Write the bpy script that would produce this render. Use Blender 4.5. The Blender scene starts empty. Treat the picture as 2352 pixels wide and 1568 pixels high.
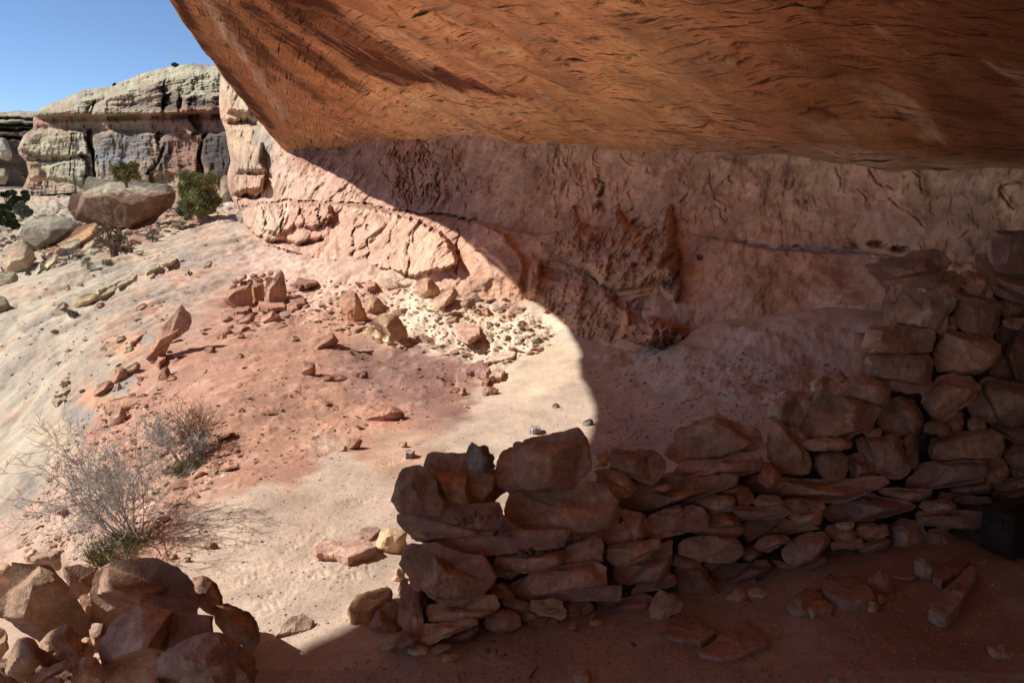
import bpy, math, random
import numpy as np

# ------------------------------------------------------------------ camera, sky, sun, exposure
SC = bpy.context.scene
COL = SC.collection
FPX, CX, CY = 1794.0, 1176.0, 784.0          # focal length and centre for a 2352 px wide picture
PITCH = math.radians(11.2)
CAM = np.array([0.0, 0.0, 1.6])
cam_d = bpy.data.cameras.new('camera'); cam = bpy.data.objects.new('camera', cam_d); COL.objects.link(cam)
cam.location = CAM; cam.rotation_euler = (math.pi/2 - PITCH, 0, 0)
cam_d.sensor_width = 36; cam_d.lens = 36*FPX/2352; cam_d.clip_start = 0.05; cam_d.clip_end = 2000
SC.camera = cam
SUN_EL, SUN_AZ = math.radians(38.5), math.radians(277)   # azimuth clockwise from +Y
SDIR = np.array([math.sin(SUN_AZ)*math.cos(SUN_EL), math.cos(SUN_AZ)*math.cos(SUN_EL), math.sin(SUN_EL)])
w = bpy.data.worlds.new('World'); SC.world = w; w.use_nodes = True
nt = w.node_tree; bg = nt.nodes['Background']
sky = nt.nodes.new('ShaderNodeTexSky'); sky.sky_type = 'NISHITA'; sky.sun_disc = False
sky.sun_elevation = SUN_EL; sky.sun_rotation = SUN_AZ; sky.altitude = 2500; sky.air_density = 0.72; sky.dust_density = 0.0; sky.ozone_density = 3.0
nt.links.new(sky.outputs[0], bg.inputs[0]); bg.inputs[1].default_value = 0.09
sun_d = bpy.data.lights.new('sun', 'SUN'); sun_d.energy = 4.6; sun_d.angle = math.radians(0.53); sun_d.color = (1, .955, .88)
sun = bpy.data.objects.new('sun', sun_d); COL.objects.link(sun)
from mathutils import Vector
sun.rotation_euler = Vector(SDIR).to_track_quat('Z', 'Y').to_euler()
SC.view_settings.view_transform = 'Standard'; SC.view_settings.look = 'None'
SC.view_settings.exposure = 0.62; SC.view_settings.gamma = 1
SC.render.engine = 'CYCLES'
SC.cycles.max_bounces = 10; SC.cycles.diffuse_bounces = 7

# ------------------------------------------------------------------ helpers
RNG = np.random.default_rng(7)
sP, cP = math.sin(PITCH), math.cos(PITCH)
def ray(px, py):                       # direction with camera-forward component 1
    px = np.asarray(px, float); py = np.asarray(py, float)
    up = (CY-py)/FPX
    return np.stack([(px-CX)/FPX, cP+up*sP, -sP+up*cP], -1)
def atY(px, py, Y):                    # point on the pixel's ray at world distance Y
    r = ray(px, py); return CAM + r*(np.asarray(Y, float)/r[..., 1])[..., None]
def project(P):
    q = np.asarray(P, float)-CAM
    f = q[..., 1]*cP - q[..., 2]*sP; u = q[..., 1]*sP + q[..., 2]*cP
    f = np.where(f < .05, .05, f)
    return CX+FPX*q[..., 0]/f, CY-FPX*u/f

_perm = np.random.default_rng(3).permutation(256).astype(np.int32)
_perm = np.concatenate([_perm, _perm, _perm])
_g = np.random.default_rng(4).normal(size=(256, 3)); _g /= np.linalg.norm(_g, axis=1)[:, None]; _g = _g.astype(np.float32)
def noise(p):                          # Perlin noise, about -0.7..0.7
    p = np.asarray(p, np.float32); sh = p.shape[:-1]; p = p.reshape(-1, 3)
    i = np.floor(p).astype(np.int32); f = p-i; i &= 255
    u = f*f*f*(f*(f*6-15)+10)
    out = np.zeros(len(p), np.float32)
    for dx in (0, 1):
        a = _perm[(i[:, 0]+dx)]; wx = u[:, 0] if dx else 1-u[:, 0]
        for dy in (0, 1):
            b = _perm[a+i[:, 1]+dy]; wy = u[:, 1] if dy else 1-u[:, 1]
            for dz in (0, 1):
                g = _g[_perm[b+i[:, 2]+dz]]; wz = u[:, 2] if dz else 1-u[:, 2]
                out += wx*wy*wz*(g[:, 0]*(f[:, 0]-dx)+g[:, 1]*(f[:, 1]-dy)+g[:, 2]*(f[:, 2]-dz))
    return out.reshape(sh)
def fbm(p, o=4, gain=.5, lac=2.03):
    p = np.asarray(p, np.float32); a = 1; s = 0
    for k in range(o):
        s = s + a*noise(p+17.3*k); p = p*lac; a *= gain
    return s
def ridged(p, o=3, gain=.5):           # 0..1, thin crests near 1
    p = np.asarray(p, np.float32); a = 1; s = 0; n = 0
    for k in range(o):
        s = s + a*(1-np.minimum(1, np.abs(noise(p+9.1*k))*3)); n += a; p = p*2.07; a *= gain
    return s/n
def sstep(a, b, x):
    t = np.clip((x-a)/(b-a), 0, 1); return t*t*(3-2*t)
def lin(c):                            # sRGB 0..255 -> linear
    c = np.asarray(c, float)/255; return np.where(c < .04045, c/12.92, ((c+.055)/1.055)**2.4)
def seg_dist(px, py, a, b):
    ax, ay = a; bx, by = b; dx, dy = bx-ax, by-ay
    t = np.clip(((px-ax)*dx+(py-ay)*dy)/(dx*dx+dy*dy+1e-9), 0, 1)
    return np.hypot(px-ax-t*dx, py-ay-t*dy)
def line_dist(px, py, pts):
    d = np.full(np.shape(px), 1e9)
    for a, b in zip(pts[:-1], pts[1:]): d = np.minimum(d, seg_dist(px, py, a, b))
    return d
def poly_sd(px, py, poly):             # signed distance, positive inside
    d = line_dist(px, py, list(poly)+[poly[0]])
    ins = np.zeros(np.shape(px), bool); n = len(poly)
    for i in range(n):
        x1, y1 = poly[i]; x2, y2 = poly[(i+1) % n]
        if y1 == y2: continue
        c = ((y1 > py) != (y2 > py)) & (px < (x2-x1)*(py-y1)/(y2-y1)+x1)
        ins ^= c
    return np.where(ins, d, -d)
class TPS:
    def __init__(s, xy, z, lam=1e-3):
        xy = np.asarray(xy, float); s.c = xy; n = len(xy)
        K = s.k(np.linalg.norm(xy[:, None]-xy[None], axis=2))+lam*np.eye(n)
        P = np.c_[np.ones(n), xy]; A = np.zeros((n+3, n+3)); A[:n, :n] = K; A[:n, n:] = P; A[n:, :n] = P.T
        s.w = np.linalg.solve(A, np.r_[np.asarray(z, float), 0, 0, 0])
    def k(s, r): return r*r*np.log(r+1e-6)
    def __call__(s, x, y):
        x = np.asarray(x, float); sh = x.shape; x = x.ravel(); y = np.asarray(y, float).ravel()
        o = s.w[-3]+s.w[-2]*x+s.w[-1]*y
        for i, (cx, cy) in enumerate(s.c): o += s.w[i]*s.k(np.hypot(x-cx, y-cy))
        return o.reshape(sh)
# views used while tracing: (source x0, y0, source px per view px)
VW = {'V1': (1550, 1650, .40391), 'V2': (1550, 2100, .40391), 'V3': (2350, 1550, .40391), 'V4': (2350, 2000, .40391),
      'V5': (3150, 900, .40221), 'V6': (3150, 1400, .40221), 'V7': (3150, 1900, .40221),
      'Z1': (0, 0, .59524), 'Z2': (1300, 0, .59524), 'Z3': (2696, 0, .59524), 'Z4': (0, 900, .59524), 'Z5': (1300, 900, .59524),
      'Z6': (2696, 900, .59524), 'Z7': (0, 1801, .59524), 'Z8': (1300, 1801, .59524), 'Z9': (2696, 1801, .59524), 'D': (0, 0, 4096/2352)}
def vp(v, pts):
    x0, y0, s = VW[v]; k = 2352/4096
    return [((x0+x*s)*k, (y0+y*s)*k) for x, y in pts]

# ------------------------------------------------------------------ object helpers
def tag(o, label=None, cat=None, group=None, kind=None):
    if label: o['label'] = label
    if cat: o['category'] = cat
    if group: o['group'] = group
    if kind: o['kind'] = kind
    return o
def mesh_obj(name, V, F, mat, colr=None, smooth=True, parent=None, loc=None, sharp=None):
    V = np.asarray(V, np.float32); F = np.asarray(F, np.int32)
    if loc is not None: V = V-np.asarray(loc, np.float32)
    me = bpy.data.meshes.new(name); k = F.shape[1]
    me.vertices.add(len(V)); me.vertices.foreach_set('co', V.ravel())
    me.loops.add(F.size); me.loops.foreach_set('vertex_index', F.ravel())
    me.polygons.add(len(F)); me.polygons.foreach_set('loop_start', np.arange(0, F.size, k, dtype=np.int32))
    me.polygons.foreach_set('use_smooth', np.full(len(F), smooth))
    me.update(calc_edges=True); me.validate()
    if sharp: me.set_sharp_from_angle(angle=math.radians(sharp))
    if colr is not None:
        a = me.color_attributes.new('Col', 'FLOAT_COLOR', 'POINT')
        c = np.ones((len(V), 4), np.float32); c[:, :3] = colr; a.data.foreach_set('color', c.ravel())
    me.materials.append(mat)
    o = bpy.data.objects.new(name, me); COL.objects.link(o)
    if loc is not None: o.location = loc
    if parent: o.parent = parent
    return o
def grid_faces(nr, nc, flip=False, wrap=False):
    r = np.arange(nr-1)[:, None]; ncc = nc if wrap else nc-1; c = np.arange(ncc)[None]
    c2 = (c+1) % nc
    q = np.stack([r*nc+c, r*nc+c2, (r+1)*nc+c2, (r+1)*nc+c], -1).reshape(-1, 4)
    return q[:, ::-1] if flip else q
def grid_normals(P):
    du = np.gradient(P, axis=1); dv = np.gradient(P, axis=0); n = np.cross(du, dv)
    return n/(np.linalg.norm(n, axis=-1, keepdims=True)+1e-12)

# ------------------------------------------------------------------ materials
def rock_mat(name, scales=(6, 40), bump=.5, dist=.01, contrast=.35, rough=.92, aniso=(1, 1, 1), speck=0.0, obj=True, fine=180, col=None, flow=None):
    m = bpy.data.materials.new(name); m.use_nodes = True; t = m.node_tree; N = t.nodes; L = t.links
    b = N['Principled BSDF']; b.inputs['Roughness'].default_value = rough; b.inputs['Specular IOR Level'].default_value = .15
    tc = N.new('ShaderNodeTexCoord'); mp = N.new('ShaderNodeMapping'); mp.inputs['Scale'].default_value = aniso
    L.new(tc.outputs['Object'], mp.inputs[0])
    if col is None:
        at = N.new('ShaderNodeAttribute'); at.attribute_name = 'Col'; base = at.outputs['Color']
    else:
        at = N.new('ShaderNodeRGB'); at.outputs[0].default_value = (*col, 1); base = at.outputs[0]
    def nz(s, d, r=.6):
        n = N.new('ShaderNodeTexNoise'); n.inputs['Scale'].default_value = s; n.inputs['Detail'].default_value = d
        n.inputs['Roughness'].default_value = r; L.new(mp.outputs[0], n.inputs['Vector']); return n.outputs['Fac']
    a = nz(scales[0], 6); c = nz(scales[1], 5, .7); f = nz(fine, 3, .7)
    def mr(s, lo, hi, a0=.3, a1=.7):
        n = N.new('ShaderNodeMapRange'); n.inputs[1].default_value = a0; n.inputs[2].default_value = a1
        n.inputs[3].default_value = lo; n.inputs[4].default_value = hi; L.new(s, n.inputs[0]); return n.outputs[0]
    def mul(x, y):
        n = N.new('ShaderNodeMath'); n.operation = 'MULTIPLY'; L.new(x, n.inputs[0]); L.new(y, n.inputs[1]); return n.outputs[0]
    k = mul(mul(mr(a, 1-contrast, 1+contrast), mr(c, 1-contrast*.8, 1+contrast*.7)), mr(f, 1-contrast*.6, 1+contrast*.6))
    vm = N.new('ShaderNodeVectorMath'); vm.operation = 'SCALE'; L.new(base, vm.inputs[0]); L.new(k, vm.inputs['Scale'])
    out = vm.outputs[0]
    if speck > 0:
        v = N.new('ShaderNodeTexVoronoi'); v.inputs['Scale'].default_value = fine*.45; L.new(tc.outputs['Object'], v.inputs['Vector'])
        s = mr(v.outputs['Distance'], speck, 0, .12, .22)
        mx = N.new('ShaderNodeMixRGB'); L.new(s, mx.inputs[0]); L.new(out, mx.inputs[1]); mx.inputs[2].default_value = (.62, .52, .44, 1); out = mx.outputs[0]
    if flow:                              # thin cracks and pits that follow the bedding
        fa = N.new('ShaderNodeAttribute'); fa.attribute_name = 'Flow'; hs = None
        for sc_, lo, hi, dk, det in flow:
            m2 = N.new('ShaderNodeMapping'); m2.inputs['Scale'].default_value = sc_; L.new(fa.outputs['Vector'], m2.inputs[0])
            n = N.new('ShaderNodeTexNoise'); n.inputs['Scale'].default_value = 1; n.inputs['Detail'].default_value = det; n.inputs['Roughness'].default_value = .6; n.inputs['Distortion'].default_value = .12; L.new(m2.outputs[0], n.inputs['Vector'])
            k2 = mr(n.outputs['Fac'], 0, 1, lo, hi)
            mm = mr(a, .15, 1, .38, .6); k2 = mul(k2, mm)
            d2 = N.new('ShaderNodeMapRange'); d2.inputs[3].default_value = 1; d2.inputs[4].default_value = 1-dk; L.new(k2, d2.inputs[0])
            v2 = N.new('ShaderNodeVectorMath'); v2.operation = 'SCALE'; L.new(out, v2.inputs[0]); L.new(d2.outputs[0], v2.inputs['Scale']); out = v2.outputs[0]
            if hs is None: hs = k2
            else:
                ad = N.new('ShaderNodeMath'); ad.operation = 'ADD'; L.new(hs, ad.inputs[0]); L.new(k2, ad.inputs[1]); hs = ad.outputs[0]
    L.new(out, b.inputs['Base Color'])
    def add(x, y, w2):
        n = N.new('ShaderNodeMath'); n.operation = 'MULTIPLY_ADD'; L.new(y, n.inputs[0]); n.inputs[1].default_value = w2; L.new(x, n.inputs[2]); return n.outputs[0]
    h = add(add(a, c, .45), f, .16)
    if flow: h = add(h, hs, -.9)
    bp = N.new('ShaderNodeBump'); bp.inputs['Strength'].default_value = bump; bp.inputs['Distance'].default_value = dist
    L.new(h, bp.inputs['Height']); L.new(bp.outputs[0], b.inputs['Normal'])
    return m
M = {}
M['ground'] = rock_mat('sand_and_slickrock', (2.2, 48), 1.0, .012, .20, fine=190, speck=.35)
M['ceil'] = rock_mat('overhang_sandstone', (1.3, 12), .8, .035, .24, aniso=(.8, 1.2, 1.2), fine=45, flow=[((1.5, 1, 17), .585, .635, .92, 5), ((5, 1, 42), .585, .67, .7, 3), ((.4, 1, 6), .5, .72, .22, 6)])
M['wall'] = rock_mat('back_wall_sandstone', (2.0, 14), .7, .022, .24, aniso=(1.2, 1.2, .8), fine=60, flow=[((5, 1, 1.6), .58, .64, .5, 5), ((16, 1, 9), .57, .68, .45, 4)])
M['cliff'] = rock_mat('far_cliff_sandstone', (.35, 2.2), .9, .35, .28, aniso=(.5, .5, 3.2), fine=7)
M['stone'] = rock_mat('wall_stone_sandstone', (5, 30), 1.0, .020, .36, fine=170, speck=.25)
M['boulder'] = rock_mat('boulder_sandstone', (1.2, 7), .8, .12, .25, aniso=(.8, .8, 2.5), fine=30)

# ------------------------------------------------------------------ colour by anchors
def anchor_color(px, py, anchors, power=3.2, warp=None):
    if warp is not None: px = px+warp[0]; py = py+warp[1]
    W = 0; Cc = 0
    for a in anchors:
        sx = a[5] if len(a) > 5 else 1.0; sy = a[6] if len(a) > 6 else 1.0
        d = ((px-a[0])/sx)**2+((py-a[1])/sy)**2+60
        wt = d**(-power*.5*1.6); W = W+wt; Cc = Cc+wt[..., None]*np.array(a[2])
    return Cc/W[..., None]

# ------------------------------------------------------------------ ground height
_gp = []
def G(px, py, z):
    r = ray(px, py); t = (z-CAM[2])/r[2]; _gp.append((r[0]*t, r[1]*t, z))
def GY(px, py, Y):
    p = atY(px, py, Y); _gp.append(tuple(p))
for q in [(600,1500,0),(1200,1500,0),(1800,1450,.01),(2300,1500,.03),(2300,1300,.04),(700,1300,0),(900,1100,0),(1300,1050,.03),(1300,900,.09),
          (1000,1000,0),(700,950,-.03),(600,850,-.02),(800,800,.04),(500,800,0),(640,720,.05),(450,950,-.02),(400,1150,-.02),(330,1240,-.03),
          (200,1250,-.45),(60,1150,-.85),(0,1000,-1.05),(-120,1000,-1.6),(0,850,-.85),(0,730,-.7),(150,850,-.5),(300,850,-.22),(430,700,.0),(300,700,-.12),
          (150,700,-.33),(70,640,-.35),(-60,700,-1.2),(250,600,-.02),(400,560,.2),(540,495,.75),(560,600,.2),(650,600,.35),(800,600,.55),(700,660,.2),
          (900,680,.33),(1000,720,.28),(1000,780,.1),(1100,700,.36),(1100,780,.16),(1240,720,.34),(1240,800,.15),(1350,800,.2),(1560,790,.36),(1600,755,.52),(1750,745,.6),(1900,740,.68),
          (1990,790,.6),(1990,860,.45),(1700,900,.32),(1600,1000,.15),(1850,900,.38),(1400,1000,.06),(1500,880,.2),(2200,900,.45),(2300,1100,.1),
          (150,590,-.25),(150,560,-.05),(60,560,-.1),(300,520,.35),(420,505,.5)]: G(*q)
for q in [(100,490,42),(300,468,42),(0,490,46),(460,470,36),(200,450,62),(500,455,60)]: GY(*q)
_gp += [(-3,0,-.05),(0,0,0),(3,0,.03),(-3,-3,0),(3,-3,.05),(-9,2,-2.2),(-15,3,-4.5),(-25,10,-7),(-20,-5,-5),(-9,-4,-1.5),(-40,25,-6),(-45,60,-1),(-60,20,-10),
        (8,8,1.0),(12,20,1.5),(20,-10,.5),(0,-12,.2),(-25,90,1.2),(30,90,2),(-80,90,0),(-14,9,-2.6)]
_gp = np.array(_gp)
_H = TPS(_gp[:, :2], _gp[:, 2], 2e-3)
def H(x, y):
    r = np.hypot(x, y); k = sstep(90, 170, r); return _H(x, y)*(1-k)+1.0*k
_sg = {}
def SURF(x, y):                        # height of the finished, displaced ground sheet
    if not _sg: return H(x, y)
    r = np.hypot(x, y); a = np.arctan2(x, y); R_, T_, Z_ = _sg['r'], _sg['t'], _sg['z']
    i = np.clip(np.searchsorted(R_, r)-1, 0, len(R_)-2); j = np.clip(np.searchsorted(T_, a)-1, 0, len(T_)-2)
    u = np.clip((r-R_[i])/(R_[i+1]-R_[i]), 0, 1); v = np.clip((a-T_[j])/(T_[j+1]-T_[j]), 0, 1)
    return (Z_[i, j]*(1-u)+Z_[i+1, j]*u)*(1-v)+(Z_[i, j+1]*(1-u)+Z_[i+1, j+1]*u)*v
def on_ground(px, py, tmax=120):       # first hit of the pixel's ray with the ground
    r = ray(px, py); t = np.geomspace(1.2, tmax, 700); P = CAM+r*t[:, None]
    d = P[:, 2]-SURF(P[:, 0], P[:, 1]); k = np.argmax(d < 0)
    if d[k] >= 0: k = len(t)-1
    t0, t1 = t[max(k-1, 0)], t[k]; d0, d1 = d[max(k-1, 0)], d[k]
    tt = t0+(t1-t0)*d0/(d0-d1+1e-9); return CAM+r*tt
# ------------------------------------------------------------------ ground sheet
def c255(*c): return lin(c)
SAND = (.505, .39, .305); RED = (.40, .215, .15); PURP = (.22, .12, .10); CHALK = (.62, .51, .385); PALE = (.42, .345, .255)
ORNG = (.48, .27, .165); GREYV = (.27, .235, .195); PINK = (.50, .33, .25); SHSAND = (.42, .335, .28); RUB = (.36, .30, .22)  # SHSAND: the same sand, tinted to imitate cool skylight in the shelter's shade
GA = [(700,1490,SAND),(850,1440,SAND),(600,1440,SAND),(700,1350,SAND),(450,1330,SAND),(900,1150,SAND),(1000,1400,SAND),(1300,1000,SAND),(1100,960,SAND),(1340,900,SAND),(1250,830,(.56,.43,.31)),
      (600,1180,SAND),(780,1080,SAND),(500,1230,SAND),(900,1020,(.47,.31,.22)),
      (560,1080,RED),(620,1060,RED),(420,1180,RED),(350,1230,RED),(500,960,RED),(450,880,RED),(600,830,(.41,.22,.15)),(620,960,(.38,.21,.145)),(700,900,(.36,.20,.14)),
      (700,830,RED),(520,790,RED),(640,760,RED),(560,720,RED),(760,940,(.42,.23,.155)),(820,1000,(.45,.25,.17)),(880,960,(.44,.22,.15)),
      (850,850,PURP),(920,830,PURP),(980,880,PURP),(1030,880,(.27,.14,.11)),(900,900,(.30,.17,.135)),(820,880,(.32,.18,.14)),
      (1000,770,CHALK),(1080,790,CHALK),(1160,800,CHALK),(1230,770,CHALK),(950,720,CHALK),(900,750,(.55,.36,.23)),(1100,740,(.58,.42,.29)),(960,690,(.60,.50,.36)),
      (850,680,PINK),(800,720,(.46,.26,.175)),(750,650,PINK),(1000,660,PINK),(1150,690,PINK),(700,620,PINK),(640,590,(.52,.36,.29)),(600,560,(.50,.33,.25)),(560,610,(.50,.34,.27)),
      (0,850,PALE),(60,780,PALE),(100,900,PALE),(40,1000,PALE),(0,1100,PALE),(180,760,PALE),(120,700,PALE),(220,650,PALE),(330,600,(.50,.38,.27)),(60,680,PALE),(0,730,PALE),
      (150,1000,(.46,.34,.23)),(90,1080,PALE),(230,920,ORNG),(300,800,ORNG),(360,720,(.46,.30,.21)),(420,640,(.48,.31,.22)),(480,560,(.46,.32,.23)),(520,510,(.46,.35,.27)),(400,560,(.49,.38,.27)),
      (260,880,GREYV,0,0),(330,760,(.32,.25,.20)),(250,830,(.36,.29,.22)),(190,960,GREYV),(60,1130,GREYV),(430,600,(.36,.27,.22)),(380,680,(.37,.28,.22)),
      (120,1180,(.44,.30,.225)),(40,1260,(.42,.29,.22)),(180,1230,(.45,.32,.235)),(250,1150,(.42,.26,.19)),(330,1060,(.43,.23,.155)),(250,990,RED),(310,930,RED),(380,850,RED),(200,1100,(.42,.28,.205)),
      (200,600,RUB),(100,580,RUB),(60,540,RUB),(250,560,(.36,.25,.17)),(330,530,(.33,.20,.14)),(430,490,(.34,.20,.13)),(300,470,RUB),(100,500,RUB),(100,450,(.44,.33,.24)),(60,620,PALE),
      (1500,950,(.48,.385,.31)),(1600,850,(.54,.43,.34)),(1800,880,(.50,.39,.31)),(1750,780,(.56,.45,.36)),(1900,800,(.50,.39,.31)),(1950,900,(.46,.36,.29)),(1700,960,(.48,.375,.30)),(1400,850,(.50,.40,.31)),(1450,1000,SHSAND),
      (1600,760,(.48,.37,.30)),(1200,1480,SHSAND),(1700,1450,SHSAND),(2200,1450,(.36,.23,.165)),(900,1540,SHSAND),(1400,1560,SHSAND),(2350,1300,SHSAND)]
def build_ground():
    th = np.radians(np.r_[np.linspace(-180, -48, 45)[:-1], np.linspace(-48, -37, 30)[:-1], np.linspace(-37, 38, 860), np.linspace(38, 60, 30)[1:], np.linspace(60, 179, 36)[1:]])
    r = np.r_[0.02, .6, 1.1, np.geomspace(1.5, 30, 700), np.geomspace(30, 75, 90)[1:], np.geomspace(75, 900, 24)[1:]]
    R, T = np.meshgrid(r, th, indexing='ij')
    X = R*np.sin(T); Y = R*np.cos(T); Z = H(X, Y)
    P = np.stack([X, Y, Z], -1); px, py = project(P)
    q = P.copy(); far = np.clip(R/12, .6, 8)
    w1 = fbm(P*np.array([1.3, 1.3, 1.3]), 4); w2 = fbm(P*1.3+31, 4)
    amp = np.clip(260/np.maximum(R, 3), 6, 75)
    C = anchor_color(px, py, GA, 3.4, ((w1+.6*fbm(P*6, 3))*amp*1.5, (w2+.6*fbm(P*6+9, 3))*amp*.7))
    vis = (Y > .3)
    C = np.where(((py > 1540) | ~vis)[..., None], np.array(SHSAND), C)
    # surface character
    def m(poly, soft=25): return sstep(-soft, soft, poly_sd(px, py, poly)+w1*amp)
    sand = m([(330,1240),(520,1130),(720,1060),(830,1030),(1000,960),(1200,880),(1250,790),(1350,790),(1560,800),(2400,960),(2400,1700),(-400,1700),(-400,1500),(200,1400)])
    red = m([(230,1000),(330,880),(450,760),(640,740),(760,740),(800,800),(1080,820),(1150,880),(900,960),(820,1040),(700,1080),(560,1130),(350,1250),(290,1200),(400,1080)])
    slick = m([(-500,1200),(-500,650),(75,640),(230,530),(540,480),(600,560),(480,700),(330,830),(220,950),(100,1150),(0,1220)])
    rough = m([(560,540),(900,600),(1190,680),(1290,760),(1200,820),(1060,840),(880,800),(760,740),(500,740),(560,640)])
    rub = m([(60,1180),(200,1050),(230,960),(330,900),(430,940),(520,1000),(470,1100),(330,1240),(200,1330),(-100,1400),(-100,1250)])
    n = fbm(P*5, 5, .55); nf = fbm(P*22+5, 3, .55)
    # bedding steps on slickrock
    bc = X*.85-Y*.5+w1*.5; ac = X*.5+Y*.85; bed = noise(np.stack([ac*.25, bc*1.1, Z*2], -1)); bed2 = noise(np.stack([ac*.6+7, bc*4.5, Z*3+w2], -1))
    d = sand*(fbm(P*2.2+3, 3, .45)*.016+n*.004)
    d += red*(1-sand)*(np.clip(n, 0, 1)*.028+nf*.004+n*.012)
    stp = np.round(bed2*5)/5; d += slick*(1-red)*(bed*.10+(bed2*.4+stp*.6)*.035+n*.025)*np.clip(R/8, .5, 1.6)
    lump = ridged(P*np.array([2.2, 2.2, 2.2])+3, 3)
    d += rough*(fbm(P*np.array([2.2,2.2,2.2]), 4, .5)*.11+np.abs(fbm(P*9, 3, .5))*.045+nf*.008)
    d += rub*(1-sand)*(fbm(P*3+9, 4, .5)*.07+np.abs(nf)*.02)
    d += (1-sstep(25, 40, R)*0)*sstep(20, 32, R)*fbm(P*.8, 5, .6)*.55*(1-sstep(75, 110, R))
    bank = m([(1380,820),(1560,770),(1750,730),(1950,720),(2100,760),(2000,900),(1700,960),(1500,900)])
    d += bank*(fbm(P*3.3+40, 4, .5)*.07+np.abs(nf)*.012)
    # footprints pressed in the sand
    rs = np.random.default_rng(11)
    fp = [(600,1245,.3),(680,1240,1.2),(720,1278,.5),(640,1318,.2),(700,1325,.3),(770,1310,.4),(560,1330,.9),(620,1390,1.1),(640,1360,.5),(560,1300,.2),(740,1230,1.5),(820,1150,.7),(1720,1470,.8),(1560,1480,.5),(1180,1500,.4),(1950,1480,.3),(900,1060,.7),(820,1320,.9)]
    for fx, fy, a in fp:
        g = on_ground(fx, fy); ca, sa = math.cos(a), math.sin(a)
        lx = (X-g[0])*ca+(Y-g[1])*sa; ly = -(X-g[0])*sa+(Y-g[1])*ca
        e = (lx/.105)**2+(ly/.042)**2
        k = np.exp(-e**2*1.2); rim = np.exp(-((e-1.5)/.5)**2)
        d += (-.0045*k*(1+.6*np.sin(lx*190)*np.sign(np.sin(ly*120)))+.003*rim)*sstep(-.3, .3, nf)
    # collapsed edge under the thin plate, and pit
    for poly, dep in ((vp('Z5', [(180,850),(300,850),(440,865),(400,905),(300,905),(210,880)]), .13), (vp('Z5', [(760,1020),(880,1010),(880,1080),(820,1070)]), .1)):
        d -= dep*sstep(-4, 6, poly_sd(px, py, poly))
    P[..., 2] += d; SG_ = dict(r=r, t=th, z=P[..., 2].copy())
    # colour detail
    grey = .9*sstep(.0, .25, fbm(np.stack([X*.9+Y*.35, Y*.4-X*.3, Z*2.0], -1)+51, 5, .6))*slick*(1-red)*(1-rub)
    C = C*(1-.55*grey[..., None])+.55*grey[..., None]*np.array(GREYV)
    org = sstep(.08, .4, fbm(P*1.1+77, 4, .6))*slick*(1-red)
    C = C*(1-.35*org[..., None])+.35*org[..., None]*np.array(ORNG)
    pale = sstep(.1, .45, fbm(P*4.1+177, 4, .6))*(rough+.3*red*(1-sand)+.25*rub)
    pale = np.clip(pale, 0, 1)
    C = C*(1-.5*pale[..., None])+.5*pale[..., None]*np.array(CHALK)
    C = C*(1+.22*n+.12*nf)[..., None]
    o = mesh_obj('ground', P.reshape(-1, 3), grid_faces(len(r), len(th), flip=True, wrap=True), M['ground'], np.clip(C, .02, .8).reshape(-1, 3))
    tag(o, 'sandy shelter floor, red terrace and pale slickrock slope', 'ground', kind='structure'); _sg.update(SG_)
build_ground()

# ------------------------------------------------------------------ back wall of the alcove (a sheet of real depth)
_wy = [(503,170,26.5),(505,300,26),(530,450,24.5),(560,200,25),(560,450,22.5),(620,350,20.5),(620,480,19),(700,355,18.3),(700,560,15),(800,340,17),(800,450,14.6),(800,600,12.2),(850,520,13),(900,320,14.6),(900,620,11),
       (1000,318,12.8),(1000,450,11.6),(1000,600,9.6),(1200,330,10.6),(1200,540,9.1),(1240,690,8.35),(1400,340,9.1),(1400,560,8),(1400,780,6.9),(1600,345,8),(1600,540,7.1),(1600,740,6.3),
       (1900,365,6.6),(1900,560,6.1),(1950,640,5.9),(1950,740,5.45),(2352,400,5.3),(2352,600,4.95),(2352,800,4.6),(2800,450,4.3),(2800,900,3.9),(2600,600,4.6),(1900,900,5.3),(1400,900,6.6),(1000,750,8.9),(700,700,12.6),(560,560,20),(1700,100,8.3),(1200,100,11.3),(2400,150,5.6),(800,200,18)]
_WY = TPS([(a/100, b/100) for a, b, c in _wy], [math.log(c) for a, b, c in _wy], 1e-3)
SEAM1 = [(560,478),(660,462),(800,468),(920,486),(1000,492),(1080,505),(1150,520),(1230,540),(1300,528)]
SEAM2 = [(1590,538),(1680,553),(1760,572),(1800,578),(1900,584),(2000,582),(2100,592),(2200,602),(2400,606)]
WCR = [vp('Z2', l) for l in ([(740,960),(860,1030),(950,1180),(970,1260),(1100,1290)],[(1560,980),(1560,1050),(1620,1170),(1660,1230),(1640,1350)],[(1480,1020),(1560,1180),(1540,1300),(1570,1480)],
    [(1820,1000),(1840,1100),(1830,1300),(1850,1400)],[(2010,1040),(2050,1110),(2150,1140),(2190,1200)],[(360,1060),(390,1110),(460,1160),(470,1260),(490,1390)],[(720,930),(780,1080),(790,1160)],
    [(1360,1130),(1380,1220),(1430,1270)],[(1440,1170),(1460,1230)],[(2050,1270),(2060,1440)],[(2170,1400),(2190,1520)],[(890,1140),(900,1240),(960,1360),(975,1450)],[(1610,1060),(1690,1240),(1760,1270)])]
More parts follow.
